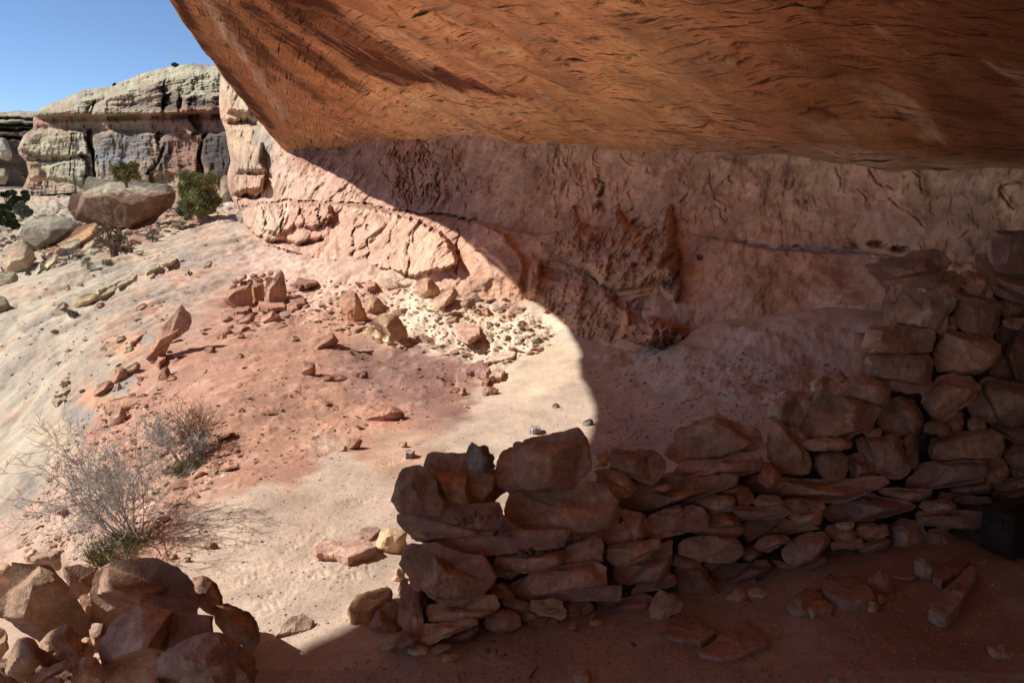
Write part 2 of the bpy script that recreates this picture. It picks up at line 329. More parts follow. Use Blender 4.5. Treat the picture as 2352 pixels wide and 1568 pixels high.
WCR += [vp('Z3', l) for l in ([(220,1160),(270,1260),(330,1340),(380,1410)],[(0,1170),(60,1210),(90,1310),(40,1360),(40,1500)],[(1120,1150),(1150,1250),(1150,1310)],[(1250,1270),(1310,1340),(1290,1390)],
    [(1600,1150),(1660,1220),(1665,1310)],[(1340,1170),(1400,1240),(1480,1280)],[(1480,1350),(1560,1430),(1690,1530)],[(2190,1300),(2270,1270),(2352,1250)],[(2190,1310),(2250,1390),(2310,1425)],
    [(820,1170),(830,1230),(800,1255)],[(950,1065),(1100,1085),(1250,1110),(1340,1120)],[(380,1150),(430,1220)],[(300,1370),(350,1480)])]
WSTR = [vp('Z2', [(x, 930), (x+dx, 1180), (x+dx2, 1400)]) for x, dx, dx2 in ((470,20,40),(495,30,60),(520,30,70),(550,40,70),(575,40,80),(600,30,60),(620,35,65),(640,45,70),(665,30,50),(690,40,40))]
WSTR2 = [vp('Z3', [(290,1045),(400,1080),(500,1130),(560,1200),(620,1320),(700,1470)])]
JOINT = [vp('Z5', l) for l in ([(195,0),(190,120),(200,280)],[(290,0),(280,60),(300,230)],[(440,0),(430,150),(430,300),(370,360)],[(570,10),(560,160),(580,330)],[(600,20),(600,120)],[(900,30),(900,200),(880,330)],[(1200,240),(1250,400)])]
TUFA = vp('D', [(1232,560),(1280,530),(1300,500),(1318,470),(1332,505),(1352,520),(1385,520),(1402,490),(1418,478),(1432,500),(1450,520),(1492,520),(1512,500),(1520,475),(1545,470),(1552,520),(1560,580),(1566,625),(1545,650),(1500,648),(1470,662),(1420,668),(1380,655),(1350,625),(1300,606),(1250,602)])
TUFA2 = [(1200,660),(1250,610),(1340,620),(1380,655),(1420,668),(1400,720),(1380,760),(1350,785),(1300,770),(1240,720)]
TUFA3 = [(1365,700),(1400,680),(1420,690),(1430,740),(1400,790),(1370,785)]
TUFA4 = [(1510,655),(1545,640),(1568,620),(1572,660),(1556,700),(1535,690)]
BLOCKS = [(548,486),(585,468),(700,466),(755,462),(830,470),(905,490),(960,505),(1010,530),(1055,575),(1050,610),(950,640),(850,612),(720,600),(600,560),(560,520)]
FLAKE = [(1080,560),(1090,510),(1130,515),(1180,560),(1200,610),(1185,650),(1190,680),(1160,650),(1120,590)]
OVAL = [(1195,670),(1200,620),(1215,595),(1240,600),(1240,650),(1225,680),(1205,690)]
def wall_xl(py): return np.interp(py, [100,170,200,235,270,300,330,370,400,430,450,480,520,800], [506,508,505,503,506,518,522,530,522,524,530,545,555,560])
def build_back_wall():
    nc, nr = 980, 430
    s = np.linspace(0, 1, nc)
    PY = np.zeros((nr, nc)); PX = np.zeros((nr, nc))
    cx = 500+(2900-500)*(s*.55+.45*s**1.7)       # column position on the right side
    top = np.interp(cx, [500,530,560,600,640,700,800,900,1000,1200,1640,2352,2900], [150,172,197,250,290,300,290,280,278,285,300,340,380])
    bot = np.interp(cx, [500,560,640,700,800,900,1000,1240,1400,1600,1990,2400,2900], [520,560,600,640,680,720,790,810,850,830,840,900,1000])
    v = np.linspace(0, 1, nr)[:, None]
    PY[:] = top[None]+(bot-top)[None]*v
    xl = wall_xl(PY); k = np.clip((cx[None]-500)/160, 0, 1)
    PX[:] = (xl+(660-xl)*k)*(cx[None] < 660)+cx[None]*(cx[None] >= 660)
    LY = _WY(PX/100, PY/100)
    Y = np.exp(LY)
    base = atY(PX, PY, Y); n1 = fbm(base*.9, 5, .55); n2 = fbm(base*5+3, 4, .6); n3 = fbm(base*np.array([2.5, 2.5, .5])+8, 4, .6)
    wx = PX+n1*26/np.maximum(Y/7, .8); wy = PY+n2*16/np.maximum(Y/7, .8)
    D = n1*.22+n2*.012+n3*.015+np.round(n1*5)/5*.05                     # + = away
    lx = PX+n2*9; ly = PY+n1*9
    C = np.zeros(PX.shape+(3,)); C[:] = (.44, .255, .165)
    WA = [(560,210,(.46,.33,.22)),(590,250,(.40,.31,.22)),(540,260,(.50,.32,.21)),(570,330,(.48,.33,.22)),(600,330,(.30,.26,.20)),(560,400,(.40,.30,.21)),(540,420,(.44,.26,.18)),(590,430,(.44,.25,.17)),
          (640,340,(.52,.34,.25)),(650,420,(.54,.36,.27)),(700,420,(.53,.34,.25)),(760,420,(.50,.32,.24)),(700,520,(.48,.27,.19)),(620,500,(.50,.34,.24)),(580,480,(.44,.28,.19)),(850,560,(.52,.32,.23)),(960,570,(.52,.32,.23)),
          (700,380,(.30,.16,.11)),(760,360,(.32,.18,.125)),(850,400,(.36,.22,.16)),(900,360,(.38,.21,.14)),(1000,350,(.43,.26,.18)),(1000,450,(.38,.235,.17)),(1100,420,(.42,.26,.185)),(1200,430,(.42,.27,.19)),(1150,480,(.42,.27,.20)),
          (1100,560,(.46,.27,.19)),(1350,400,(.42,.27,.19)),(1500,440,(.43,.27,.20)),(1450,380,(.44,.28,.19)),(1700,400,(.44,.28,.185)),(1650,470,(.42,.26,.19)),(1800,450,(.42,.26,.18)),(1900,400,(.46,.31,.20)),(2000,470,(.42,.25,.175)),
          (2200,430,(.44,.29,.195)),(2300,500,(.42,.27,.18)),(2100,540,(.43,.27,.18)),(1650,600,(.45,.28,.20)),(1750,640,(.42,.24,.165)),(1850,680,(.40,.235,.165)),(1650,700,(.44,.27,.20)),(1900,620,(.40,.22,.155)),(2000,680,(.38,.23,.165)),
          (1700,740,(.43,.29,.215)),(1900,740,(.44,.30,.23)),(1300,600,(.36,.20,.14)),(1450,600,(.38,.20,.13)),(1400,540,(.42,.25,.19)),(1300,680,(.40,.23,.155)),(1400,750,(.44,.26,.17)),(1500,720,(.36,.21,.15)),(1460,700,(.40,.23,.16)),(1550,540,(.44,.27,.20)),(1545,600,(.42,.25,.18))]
    C = anchor_color(PX, PY, WA, 3.0, (n1*60, n2*50))*(1+sstep(1000, 1250, PX))[..., None]**np.array([.45, .45, .35])  # colour raised right of the sunlit part to brighten the shaded wall
    def bump(poly, dep, soft=10, bias=0):
        sd = poly_sd(wx, wy, poly)+bias; return dep*sstep(-2, soft, sd)
    # bedding seam: recess, wall above overhangs, blocks below stand proud
    below = np.zeros(PX.shape)
    sy = np.interp(PX, [q[0] for q in SEAM1+SEAM2], [q[1] for q in SEAM1+SEAM2])
    kk = sstep(-3, 3, ly-sy)
    D -= kk*(.13+.25*sstep(540, 600, PX)*(1-sstep(980, 1060, PX)))*sstep(540, 620, PX)*(1-sstep(1500, 1600, PX)*.3)
    sd = np.minimum(line_dist(lx, ly, SEAM1[3:]), line_dist(lx, ly+n1*26+n3*14, SEAM2))
    rec = np.exp(-(sd/(2+5*np.clip(n2+.3, 0, 1)))**2)*np.clip(n2*2.2+.35+n1*1.4, 0, 1); D += rec*.06
    gm = np.exp(-(np.abs(sd+n2*6)/7)**2)*sstep(-.25, .15, n1+n2*.4)*.8*sstep(1000,1100,PX)
    C = C*(1-gm[..., None])+gm[..., None]*np.array((.33, .32, .27))
    # lower apron flares outward
    for pl, dep, soft in ((BLOCKS, .35, 8), (FLAKE, .15, 10), (OVAL, .18, 12), (TUFA2, .12, 26)): D -= bump(pl, dep, soft)
    tm = np.clip(sum(sstep(-4, 8, poly_sd(wx, wy, p)) for p in (TUFA, TUFA2, TUFA3, TUFA4)), 0, 1)
    D += tm*(fbm(base*3, 3, .5)*.08)
    und = sstep(0, 10, poly_sd(PX, PY, [(1240,604),(1350,632),(1385,660),(1425,676),(1510,660),(1500,715),(1430,715),(1330,660),(1240,640)])); D += und*.15
    cave = sstep(0, 8, poly_sd(wx, wy, [(1425,690),(1520,665),(1550,705),(1580,765),(1500,775),(1435,745)])); D += cave*.12
    C = C*(1-.2*tm[..., None]*sstep(0,.3,n2)[..., None])
    # buttress lumps on the left
    for pl, dep in (([(503,200),(560,190),(585,230),(580,270),(520,260)], .9), ([(520,320),(600,325),(615,400),(540,400)], .7), ([(525,400),(610,400),(612,440),(540,450)], .9)): D -= bump(pl, dep, 14)
    D += np.exp(-((ly-283)/7)**2)*(PX < 590)*.8
    D += np.exp(-((ly-452)/5)**2)*(PX < 600)*.9
    # vertical water flutes and cracks
    fl = ridged(np.stack([PX/13+n1*3, PY/120+n1*2, PX*0], -1), 3)
    mflu = sstep(0, 30, poly_sd(PX, PY, [(880,330),(1010,330),(1060,480),(960,480),(905,470)]))*1.0
    mflu = np.maximum(mflu, .28*sstep(0, 40, poly_sd(PX, PY, [(1240,340),(1420,350),(1480,520),(1280,520)])))
    mflu = np.maximum(mflu, .05*sstep(0, 30, sy-PY)*sstep(700, 800, PX))
    D += mflu*sstep(.6, .9, fl)*.09
    dk = mflu*sstep(.62, .9, fl)*.6
    for l in WCR:
        d = line_dist(PX+n1*24+n2*16, PY+n3*26+n2*10, l); wv = 1.7+3.0*np.clip(n2, 0, 1)
        g = np.exp(-(d/wv)**2)*sstep(-.35, .15, n2+n1*.6); D += g*.045; dk = np.maximum(dk, g*.42)
        # one lip of the crack stands forward
        D -= np.exp(-(np.maximum(d-2, 0)/9)**2)*.02
    for l in WSTR: g = np.exp(-(line_dist(lx, ly, l)/2.6)**2)*sstep(-.5, .2, n1); D += g*.05; dk = np.maximum(dk, g*.5)
    for l in WSTR2: g = np.exp(-(line_dist(lx, ly, l)/5)**2); dk = np.maximum(dk, g*.55)
    row = [(575,466),(700,470),(760,466),(766,500),(720,530),(690,520),(640,545),(600,530),(580,500)]
    D -= bump(row, .35, 10); D += np.exp(-(line_dist(lx, ly, [(560,545),(640,560),(700,560),(740,548)])/6)**2)*.55
    g = np.exp(-(line_dist(lx, ly, SEAM1[:6])/3.2)**2)*sstep(-.4, .1, n2); D += g*.25; dk = np.maximum(dk, g*.35)
    for l in ([(608,478),(612,520)],[(650,475),(646,535)],[(690,474),(700,520)],[(730,470),(735,510)]): g = np.exp(-(line_dist(lx+n1*10, ly, l)/2.2)**2); D += g*.15; dk = np.maximum(dk, g*.2)
    for l in JOINT: g = np.exp(-(line_dist(lx+n1*14, ly, l)/2.0)**2)*sstep(-.4, .1, n2+n1); D += g*.10; dk = np.maximum(dk, g*.25)
    # honeycomb pits right of centre
    pit = noise(base*np.array([9, 9, 14])+40); pm = sstep(.28, .4, pit)*sstep(1500, 1700, PX)*sstep(40, -60, np.abs(PY-sy+60))*sstep(-.1, .3, n1)
    D += pm*.05; dk = np.maximum(dk, pm*.45)
    blob = np.zeros(PX.shape)
    for bx, by, rx, ry in vp4([(1850,1230,40,60),(1860,1380,40,40),(1860,1290,30,30),(2060,1430,30,40),(2110,1490,50,30)], 'Z2')+vp4([(1380,130,60,20),(1530,155,60,20),(1190,155,40,20),(180,215,20,25),(940,160,20,16)], 'Z6'):
        blob = np.maximum(blob, np.exp(-(((lx-bx)/rx)**2+((ly-by)/ry)**2)**1.5)*sstep(-.15, .25, n2+.1))
    D += blob*.2
    C = C*(1-dk[..., None]*np.array([.45, .62, .68]))
    C = C*(1+.30*n2+.22*n1+.15*n3)[..., None]
    wht = sstep(.25, .5, fbm(base*3.3+66, 4, .6))*.35*(1-tm)
    C = C*(1-wht[..., None])+wht[..., None]*np.array((.52, .40, .31))
    Yf = Y+D*np.clip(Y/9, .8, 1.7)
    # fold the free left edge back into the cliff
    Yf += 5.0*(1-np.clip((PX-wall_xl(PY))/10, 0, 1))**2
    P = atY(PX, PY, Yf)
    sarc = np.cumsum(np.gradient(cx)*np.interp(cx, [500, 700, 1000, 1400, 1900, 2900], [22, 17, 11.5, 8, 6, 4.2])/1794*1.3)
    FW = np.stack([np.broadcast_to(sarc[None], PX.shape)+n1*.25, 0*PX, base[..., 2]], -1)
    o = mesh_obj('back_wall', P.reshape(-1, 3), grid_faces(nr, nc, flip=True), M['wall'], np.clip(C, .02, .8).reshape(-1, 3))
    at_ = o.data.attributes.new('Flow', 'FLOAT_VECTOR', 'POINT'); at_.data.foreach_set('vector', FW.reshape(-1, 3).astype(np.float32).ravel())
    tag(o, 'fluted sandstone back wall of the rock shelter', 'rock wall', kind='structure')
def vp4(l, v): return [(*vp(v, [(a, b)])[0], c*.342, d*.342) for a, b, c, d in l]
build_back_wall()

# ------------------------------------------------------------------ overhanging ceiling
LIP = [(-1.2,-9,3.0),(-2.0,-5,3.2),(-3.4,-1.5,3.4),(-5.6,.6,3.5),(-6.3,1.1,3.55),(-5.85,2.05,3.58),(-5.5,2.62,3.6),(-5.2,3.1,3.6),(-4.4,4.2,3.7),(-4.05,5.8,3.78),(-3.95,8,3.85)]
for px_, py_, Y_ in ((390,0,10.2),(430,60,11.3),(470,120,12.6),(510,170,14),(545,212,15.6),(580,258,17.3),(612,300,18.4),(640,335,19.2),(665,352,19.3)): LIP.append(tuple(atY(px_, py_, Y_)))
LIP = np.array(LIP)
INN = np.array([(5.2,-9),(5.4,-5),(5.4,-2),(5.3,0),(5.1,2.2),(5.0,3.0),(4.8,4.0),(4.4,5.4),(3.9,6.6),(3.0,8.2),(1.6,10.2),(.7,11.6),(-.4,13.2),(-1.8,15.3),(-2.8,17.0),(-3.8,18.8),(-4.6,19.9),(-5.2,20.6),(-5.35,20.9)])
_cp = [tuple(p) for p in LIP]
for q in [(800,340,17),(900,320,14.6),(1000,318,12.8),(1200,330,10.6),(1400,338,9.1),(1640,345,7.8),(1900,368,6.6),(2130,385,5.8),(2352,400,5.3),(2352,200,4.3),(2352,0,3.3),(1600,200,6.4),(1600,0,5),(1200,200,8.8),(1200,0,6.5),
          (900,200,11.5),(900,0,8),(700,250,15),(700,100,11.2),(700,0,9.2),(550,0,9.6),(2000,200,5.2),(2000,0,4.1),(720,340,18)]: _cp.append(tuple(atY(*q)))
_cp += [(2,0,2.5),(0,0,2.95),(2.5,-4,2.3),(-3,0,3.4),(-6,-5,3.4),(0,-6,2.8),(5,-6,1.9),(6,2,1.4),(5,5,1.5),(4,8,1.8),(2,11,2.0),(-1,15,2.3),(-3.5,19.5,2.3)]
_cp = np.array(_cp); _CZ = TPS(_cp[:, :2], _cp[:, 2], 3e-3)
CCR = [vp('Z2', l) for l in ([(1460,130),(1500,160),(1530,190),(1600,215)],[(1370,380),(1430,385),(1480,420),(1540,430),(1650,425)],[(1230,540),(1360,545)],[(1290,655),(1330,660)],[(1370,668),(1430,675)],[(960,725),(1080,725),(1180,735),(1250,745)],
     [(450,730),(520,730)],[(390,760),(500,760)],[(1940,320),(2000,355),(2060,350)],[(740,80),(800,130),(880,155)],[(820,220),(860,300)],[(1150,420),(1240,435)],[(1280,440),(1340,445)],[(1380,0),(1400,25)],[(1520,260),(1570,290),(1620,320)],
     [(1340,330),(1400,360)],[(430,20),(500,75)],[(1120,160),(1190,235)],[(1850,35),(2000,15),(2110,10),(2150,45)],[(2010,600),(2150,625)],[(1460,350),(1500,355)])]
CCR += [vp('Z3', l) for l in ([(720,350),(850,380),(1000,405),(1150,410),(1300,415),(1450,430),(1570,435)],[(1550,485),(1700,490)],[(340,380),(450,380)],[(430,415),(530,415)],[(0,350),(120,350),(240,340)],[(550,570),(640,600),(700,620)],
     [(910,735),(1050,790),(1105,815)],[(1640,225),(1800,250),(1950,260)],[(560,0),(700,50),(800,80),(900,110)],[(980,120),(1060,75),(1200,60)],[(1280,50),(1400,80),(1650,70)],[(1600,30),(1900,45)],[(1000,145),(1090,150)],
     [(420,325),(600,318),(780,330)],[(680,435),(800,470),(930,485)],[(1760,330),(1830,320)],[(220,870),(280,870)],[(350,885),(410,885)],[(0,760),(150,795)],[(100,735),(380,740)],[(2060,220),(2200,240),(2340,270)],[(1350,560),(1420,600)])]
CLT = [(vp('Z1', [(1370,0),(1440,80),(1490,170)]), 14), (vp('Z1', [(1490,160),(1600,330),(1720,500),(1800,620),(1910,770)]), 11)]
def build_ceiling():
    nu, nv = 760, 420
    tl = np.linspace(0, len(LIP)-1, 4000)
    # denser where visible
    dens = np.interp(tl, [0, 4, 6, len(LIP)-1], [.15, .4, 1, 1]); cum = np.cumsum(dens); u = np.interp(np.linspace(0, cum[-1], nu), cum, tl)
    def ev(A, u):
        return np.stack([np.interp(u, np.arange(len(A)), A[:, k]) for k in range(A.shape[1])], -1)
    L = ev(LIP, u); I = ev(INN, u)
    # smooth the curves a little
    def sm(a, n=9):
        k = np.ones(n)/n; return np.stack([np.convolve(np.pad(a[:, i], n//2, mode='edge'), k, 'valid') for i in range(a.shape[1])], -1)
    L = sm(L); I = sm(I, 25)
    arc0 = np.r_[0, np.cumsum(np.hypot(*np.diff(L[:, :2], axis=0).T))]; z0_ = np.zeros_like(arc0)
    jn = fbm(np.stack([arc0*.55, z0_, z0_], -1), 5, .6); L[:, 0] += jn*.06*np.clip(L[:, 1]-1, 0, 1); L[:, 2] += fbm(np.stack([arc0*1.3, z0_+9, z0_], -1), 4, .6)*.04
    v = np.linspace(0, 1, nv)[:, None]
    X = L[None, :, 0]+(I[None, :, 0]-L[None, :, 0])*v; Y = L[None, :, 1]+(I[None, :, 1]-L[None, :, 1])*v
    Z = _CZ(X, Y); kv = sstep(0, .05, v); Z = Z*kv+L[None, :, 2]*(1-kv)
    P = np.stack([X, Y, Z], -1); px, py = project(P)
    n1 = fbm(P*np.array([.5, .9, .9]), 4, .55); n2 = fbm(P*np.array([1.0, 3.2, 3.2])+4, 3, .55)
    wd_ = np.hypot(I[:, 0]-L[:, 0], I[:, 1]-L[:, 1])[None]; arc = np.r_[0, np.cumsum(np.hypot(*np.diff(L[:, :2], axis=0).T))][None]
    kl = sstep(.30, .62, v+.1*n1)
    fa = (Y+1.5*X-2.2*np.exp(-np.clip(X+4.0, -1.5, 30)/.9))/1.8+n1*.012; al = .83*Y-.55*X; FLOW = np.stack([al, 0*X, fa], -1)
    st = fbm(np.stack([al*.8, 0*X, fa*5], -1)+12, 3, .55)
    lx = px+n2*9; ly = py+n1*10
    d = n1*.11+n2*.012+st*.014
    crk = sstep(.26, .5, st); side = sstep(650, 1000, px)*(Y > 1)
    mask = sstep(-.15, .3, fbm(P*.8+60, 3))
    d += crk*.012*side*mask
    dk = crk*.45*side*mask
    for l in CCR:
        wv = 1.6+3.2*np.clip(n2+.15, 0, 1); g = np.exp(-(line_dist(lx, ly, l)/wv)**2)*(Y > 1); d += g*.035; dk = np.maximum(dk, g*.85)
    hol = np.exp(-((poly_sd(px, py, vp('Z2', [(530,630),(620,590),(760,600),(700,610),(620,640)]))-3)/7)**2)*(Y > 1); d += hol*.12; dk = np.maximum(dk, hol*.5)
    pits = np.zeros(px.shape)
    for a, b, ra, rb in vp4([(920,335,16,12),(1030,325,16,12),(1155,325,18,12),(1200,355,34,22),(1390,15,26,22),(1570,65,30,16),(1120,680,22,12),(940,655,30,14),(1400,672,36,10),(1300,658,30,10),(1480,662,22,8)], 'Z2'):
        pits = np.maximum(pits, np.exp(-(((lx-a)/ra*2)**2+((ly-b)/rb*2)**2)))
    pits *= (Y > 1); d += pits*.07; dk = np.maximum(dk, pits*.8)
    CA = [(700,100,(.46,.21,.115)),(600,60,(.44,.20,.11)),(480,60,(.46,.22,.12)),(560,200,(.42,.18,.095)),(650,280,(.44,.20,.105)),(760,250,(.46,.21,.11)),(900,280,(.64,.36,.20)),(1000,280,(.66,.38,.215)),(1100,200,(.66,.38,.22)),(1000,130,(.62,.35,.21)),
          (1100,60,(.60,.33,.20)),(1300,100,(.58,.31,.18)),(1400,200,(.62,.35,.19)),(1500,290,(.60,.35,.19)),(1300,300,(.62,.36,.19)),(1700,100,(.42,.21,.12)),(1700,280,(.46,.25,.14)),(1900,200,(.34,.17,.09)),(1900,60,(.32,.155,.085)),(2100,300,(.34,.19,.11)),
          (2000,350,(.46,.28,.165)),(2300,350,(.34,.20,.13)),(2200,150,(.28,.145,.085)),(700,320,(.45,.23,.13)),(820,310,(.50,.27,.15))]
    C = anchor_color(px, py, CA, 2.4, (n1*60, n2*40))*np.array([1.30, 1.20, 1.06])*(.66+.34*sstep(480, 980, px))[..., None]*(1-.5*sstep(1500, 2300, px))[..., None]**np.array([.8, 1.25, 1.6])  # last factor darkens the colour rightwards to imitate the fading light
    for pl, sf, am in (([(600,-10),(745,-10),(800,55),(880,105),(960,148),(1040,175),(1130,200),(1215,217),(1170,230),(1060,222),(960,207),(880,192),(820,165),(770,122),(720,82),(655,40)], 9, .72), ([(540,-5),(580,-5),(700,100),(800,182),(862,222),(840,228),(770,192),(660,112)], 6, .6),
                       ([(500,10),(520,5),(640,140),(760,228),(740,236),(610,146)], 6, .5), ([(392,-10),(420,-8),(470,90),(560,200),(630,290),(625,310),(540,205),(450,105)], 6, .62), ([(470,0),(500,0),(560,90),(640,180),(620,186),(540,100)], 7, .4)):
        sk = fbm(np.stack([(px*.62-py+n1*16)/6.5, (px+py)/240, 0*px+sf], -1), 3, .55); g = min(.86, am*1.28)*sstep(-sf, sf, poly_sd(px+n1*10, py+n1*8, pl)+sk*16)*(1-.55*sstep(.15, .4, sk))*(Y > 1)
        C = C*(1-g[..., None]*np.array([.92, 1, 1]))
    for l, wd in CLT:
        g = sstep(1.2, .4, line_dist(lx, ly, l)/wd+.8*n2)*(Y > 1); C = C*(1-.6*g[..., None])+.6*g[..., None]*np.array((.56, .38, .29))
    C = C*(1-dk[..., None]*np.array([.6, .72, .75]))
    lp = sstep(.18, .4, fbm(P*np.array([1.2, 2.6, 2.6])+90, 4, .6))*side*.5
    C = C*(1-lp[..., None])+lp[..., None]*np.array((.56, .36, .22))
    red = sstep(.05, .35, fbm(P*np.array([.5, 1.4, 1])+190, 4, .6))*.45
    C = C*(1-red[..., None])+red[..., None]*np.array((.40, .17, .085))
    C = C*(1+.32*n2+.16*st)[..., None]
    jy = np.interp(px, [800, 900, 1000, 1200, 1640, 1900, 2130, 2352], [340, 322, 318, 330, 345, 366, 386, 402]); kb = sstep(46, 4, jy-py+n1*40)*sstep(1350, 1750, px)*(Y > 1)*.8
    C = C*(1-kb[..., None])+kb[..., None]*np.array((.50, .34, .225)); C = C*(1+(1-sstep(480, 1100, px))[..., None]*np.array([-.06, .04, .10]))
    edge = np.minimum(1, v*12)
    P[..., 2] += d*np.clip(edge, .3, 1)
    # outer face of the rock mass above the lip, then its top
    rows = [P]; cols = [C]
    ext = []
    out = np.zeros_like(L); out[:, 0] = -1
    for k, (o_, h_) in enumerate([(.0, .0), (.10, .12), (.14, .35), (.08, .8), (-.2, 1.6), (-.8, 3.0), (-2.0, 5.0), (-5, 7), (-9, 8)]):
        E = P[0].copy(); nn = fbm(np.stack([E[:, 0]*.7+k, E[:, 1]*.7, E[:, 2]+h_], -1), 4)*.25*min(1, h_*2)
        E[:, 0] -= o_+nn; E[:, 2] = E[:, 2]+h_+.02
        ext.append(E)
    ext = np.array(ext[1:][::-1]); Ce = np.zeros(ext.shape); Ce[:] = (.36, .22, .14)
    A = np.concatenate([ext, P], 0); CC = np.concatenate([Ce, C], 0)
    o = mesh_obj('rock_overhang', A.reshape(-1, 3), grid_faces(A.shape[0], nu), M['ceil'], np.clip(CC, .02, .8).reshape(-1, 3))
    FL_ = np.concatenate([np.repeat(FLOW[:1], ext.shape[0], 0), FLOW], 0).reshape(-1, 3).astype(np.float32)
    at_ = o.data.attributes.new('Flow', 'FLOAT_VECTOR', 'POINT'); at_.data.foreach_set('vector', FL_.ravel())
    tag(o, 'orange sandstone overhang forming the shelter ceiling', 'rock overhang', kind='structure')
build_ceiling()
def build_side_wall():   # closes the alcove to the right and behind the viewer
    c = np.array([(2.2,9.6),(3.0,7.2),(3.7,5.6),(4.0,4.2),(4.2,2.5),(4.3,.5),(4.1,-2),(3.2,-4.5),(1.0,-6.4),(-1.2,-7.4)])
    nu, nv = 360, 60; u = np.linspace(0, len(c)-1, nu)
    X = np.interp(u, range(len(c)), c[:, 0]); Y = np.interp(u, range(len(c)), c[:, 1]); v = np.linspace(0, 1, nv)[:, None]
    Z = -.5+v*4.6+0*X; Xg = X[None]+.5*np.maximum(v-.3, 0)*(0)+0*Z; P = np.stack([Xg, Y[None]+0*Z, Z], -1)
    n = fbm(P*.8, 5, .6); P[..., 0] += n*.35; P[..., 1] += n*.2
    C = np.zeros(P.shape); C[:] = (.40, .23, .15); C *= (1+.3*n)[..., None]
    o = mesh_obj('side_wall', P.reshape(-1, 3), grid_faces(nv, nu), M['wall'], C.reshape(-1, 3)); tag(o, 'sandstone side and rear wall of the rock shelter', 'rock wall', kind='structure')
build_side_wall()
# ------------------------------------------------------------------ far cliff across the side canyon
def build_cliff(name, label, xr, topf, botf, leftf, Yf, layers, anchors, nc, nr, extra=None):
    s = np.linspace(0, 1, nc)[None]; v = np.linspace(0, 1, nr)[:, None]
    cx = xr[0]+(xr[1]-xr[0])*s
    top = topf(cx)+3.5*fbm(np.stack([cx/34, 0*cx, 0*cx], -1), 4, .6)+2*np.round(2*noise(np.stack([cx/22, 0*cx+4, 0*cx], -1))); bot = botf(cx); PY = bot+(top-bot)*v
    xl = leftf(PY); PX = np.maximum(cx, xl+(cx-xr[0])*.15)
    Y = Yf(PX, PY); base = atY(PX, PY, Y)
    n1 = fbm(base*.12, 5, .55); n2 = fbm(base*.6+7, 5, .6); st = fbm(base*np.array([.12, .12, 1.6])+n1[..., None]*.6, 5, .6)
    wx = PX+n1*22; wy = PY+n1*7+n2*5
    D = n1*2.4+n2*.45+st*(.5+.8*sstep(275, 262, PY))
    C = anchor_color(PX, PY, anchors, 3.0, (n1*40, n2*22))
    if extra: D, C = extra(PX, PY, wx, wy, n1, n2, st, D, C)
    C = C*(1+.22*n2+.14*st)[..., None]
    edge = 1-np.clip((PX-xl)/9, 0, 1); D = D+6*edge**2
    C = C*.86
    tk = np.clip((v-.86)/.14, 0, 1); D = D+tk**2*6
    P = atY(PX, PY, Y+D)
    back = []
    for dd, dz in ((8, .4), (25, -1.5), (70, -6)):
        e = P[-1].copy(); e[:, 1] += dd; e[:, 2] += dz*.4-.2; back.append(e)
    A = np.concatenate([P, np.array(back)], 0); CC = np.concatenate([C, np.repeat(C[-1][None], 3, 0)], 0)
    o = mesh_obj(name, A.reshape(-1, 3), grid_faces(A.shape[0], nc), M['cliff'], np.clip(CC, .02, .8).reshape(-1, 3))
    tag(o, label, 'cliff', kind='structure')
def cliffY(x): return np.interp(x, [35,520,640], [88,58,52])
CT = ([0,70,100,150,195,250,290,340,400,440,500,600], [275,268,245,226,205,199,184,164,152,146,152,165])
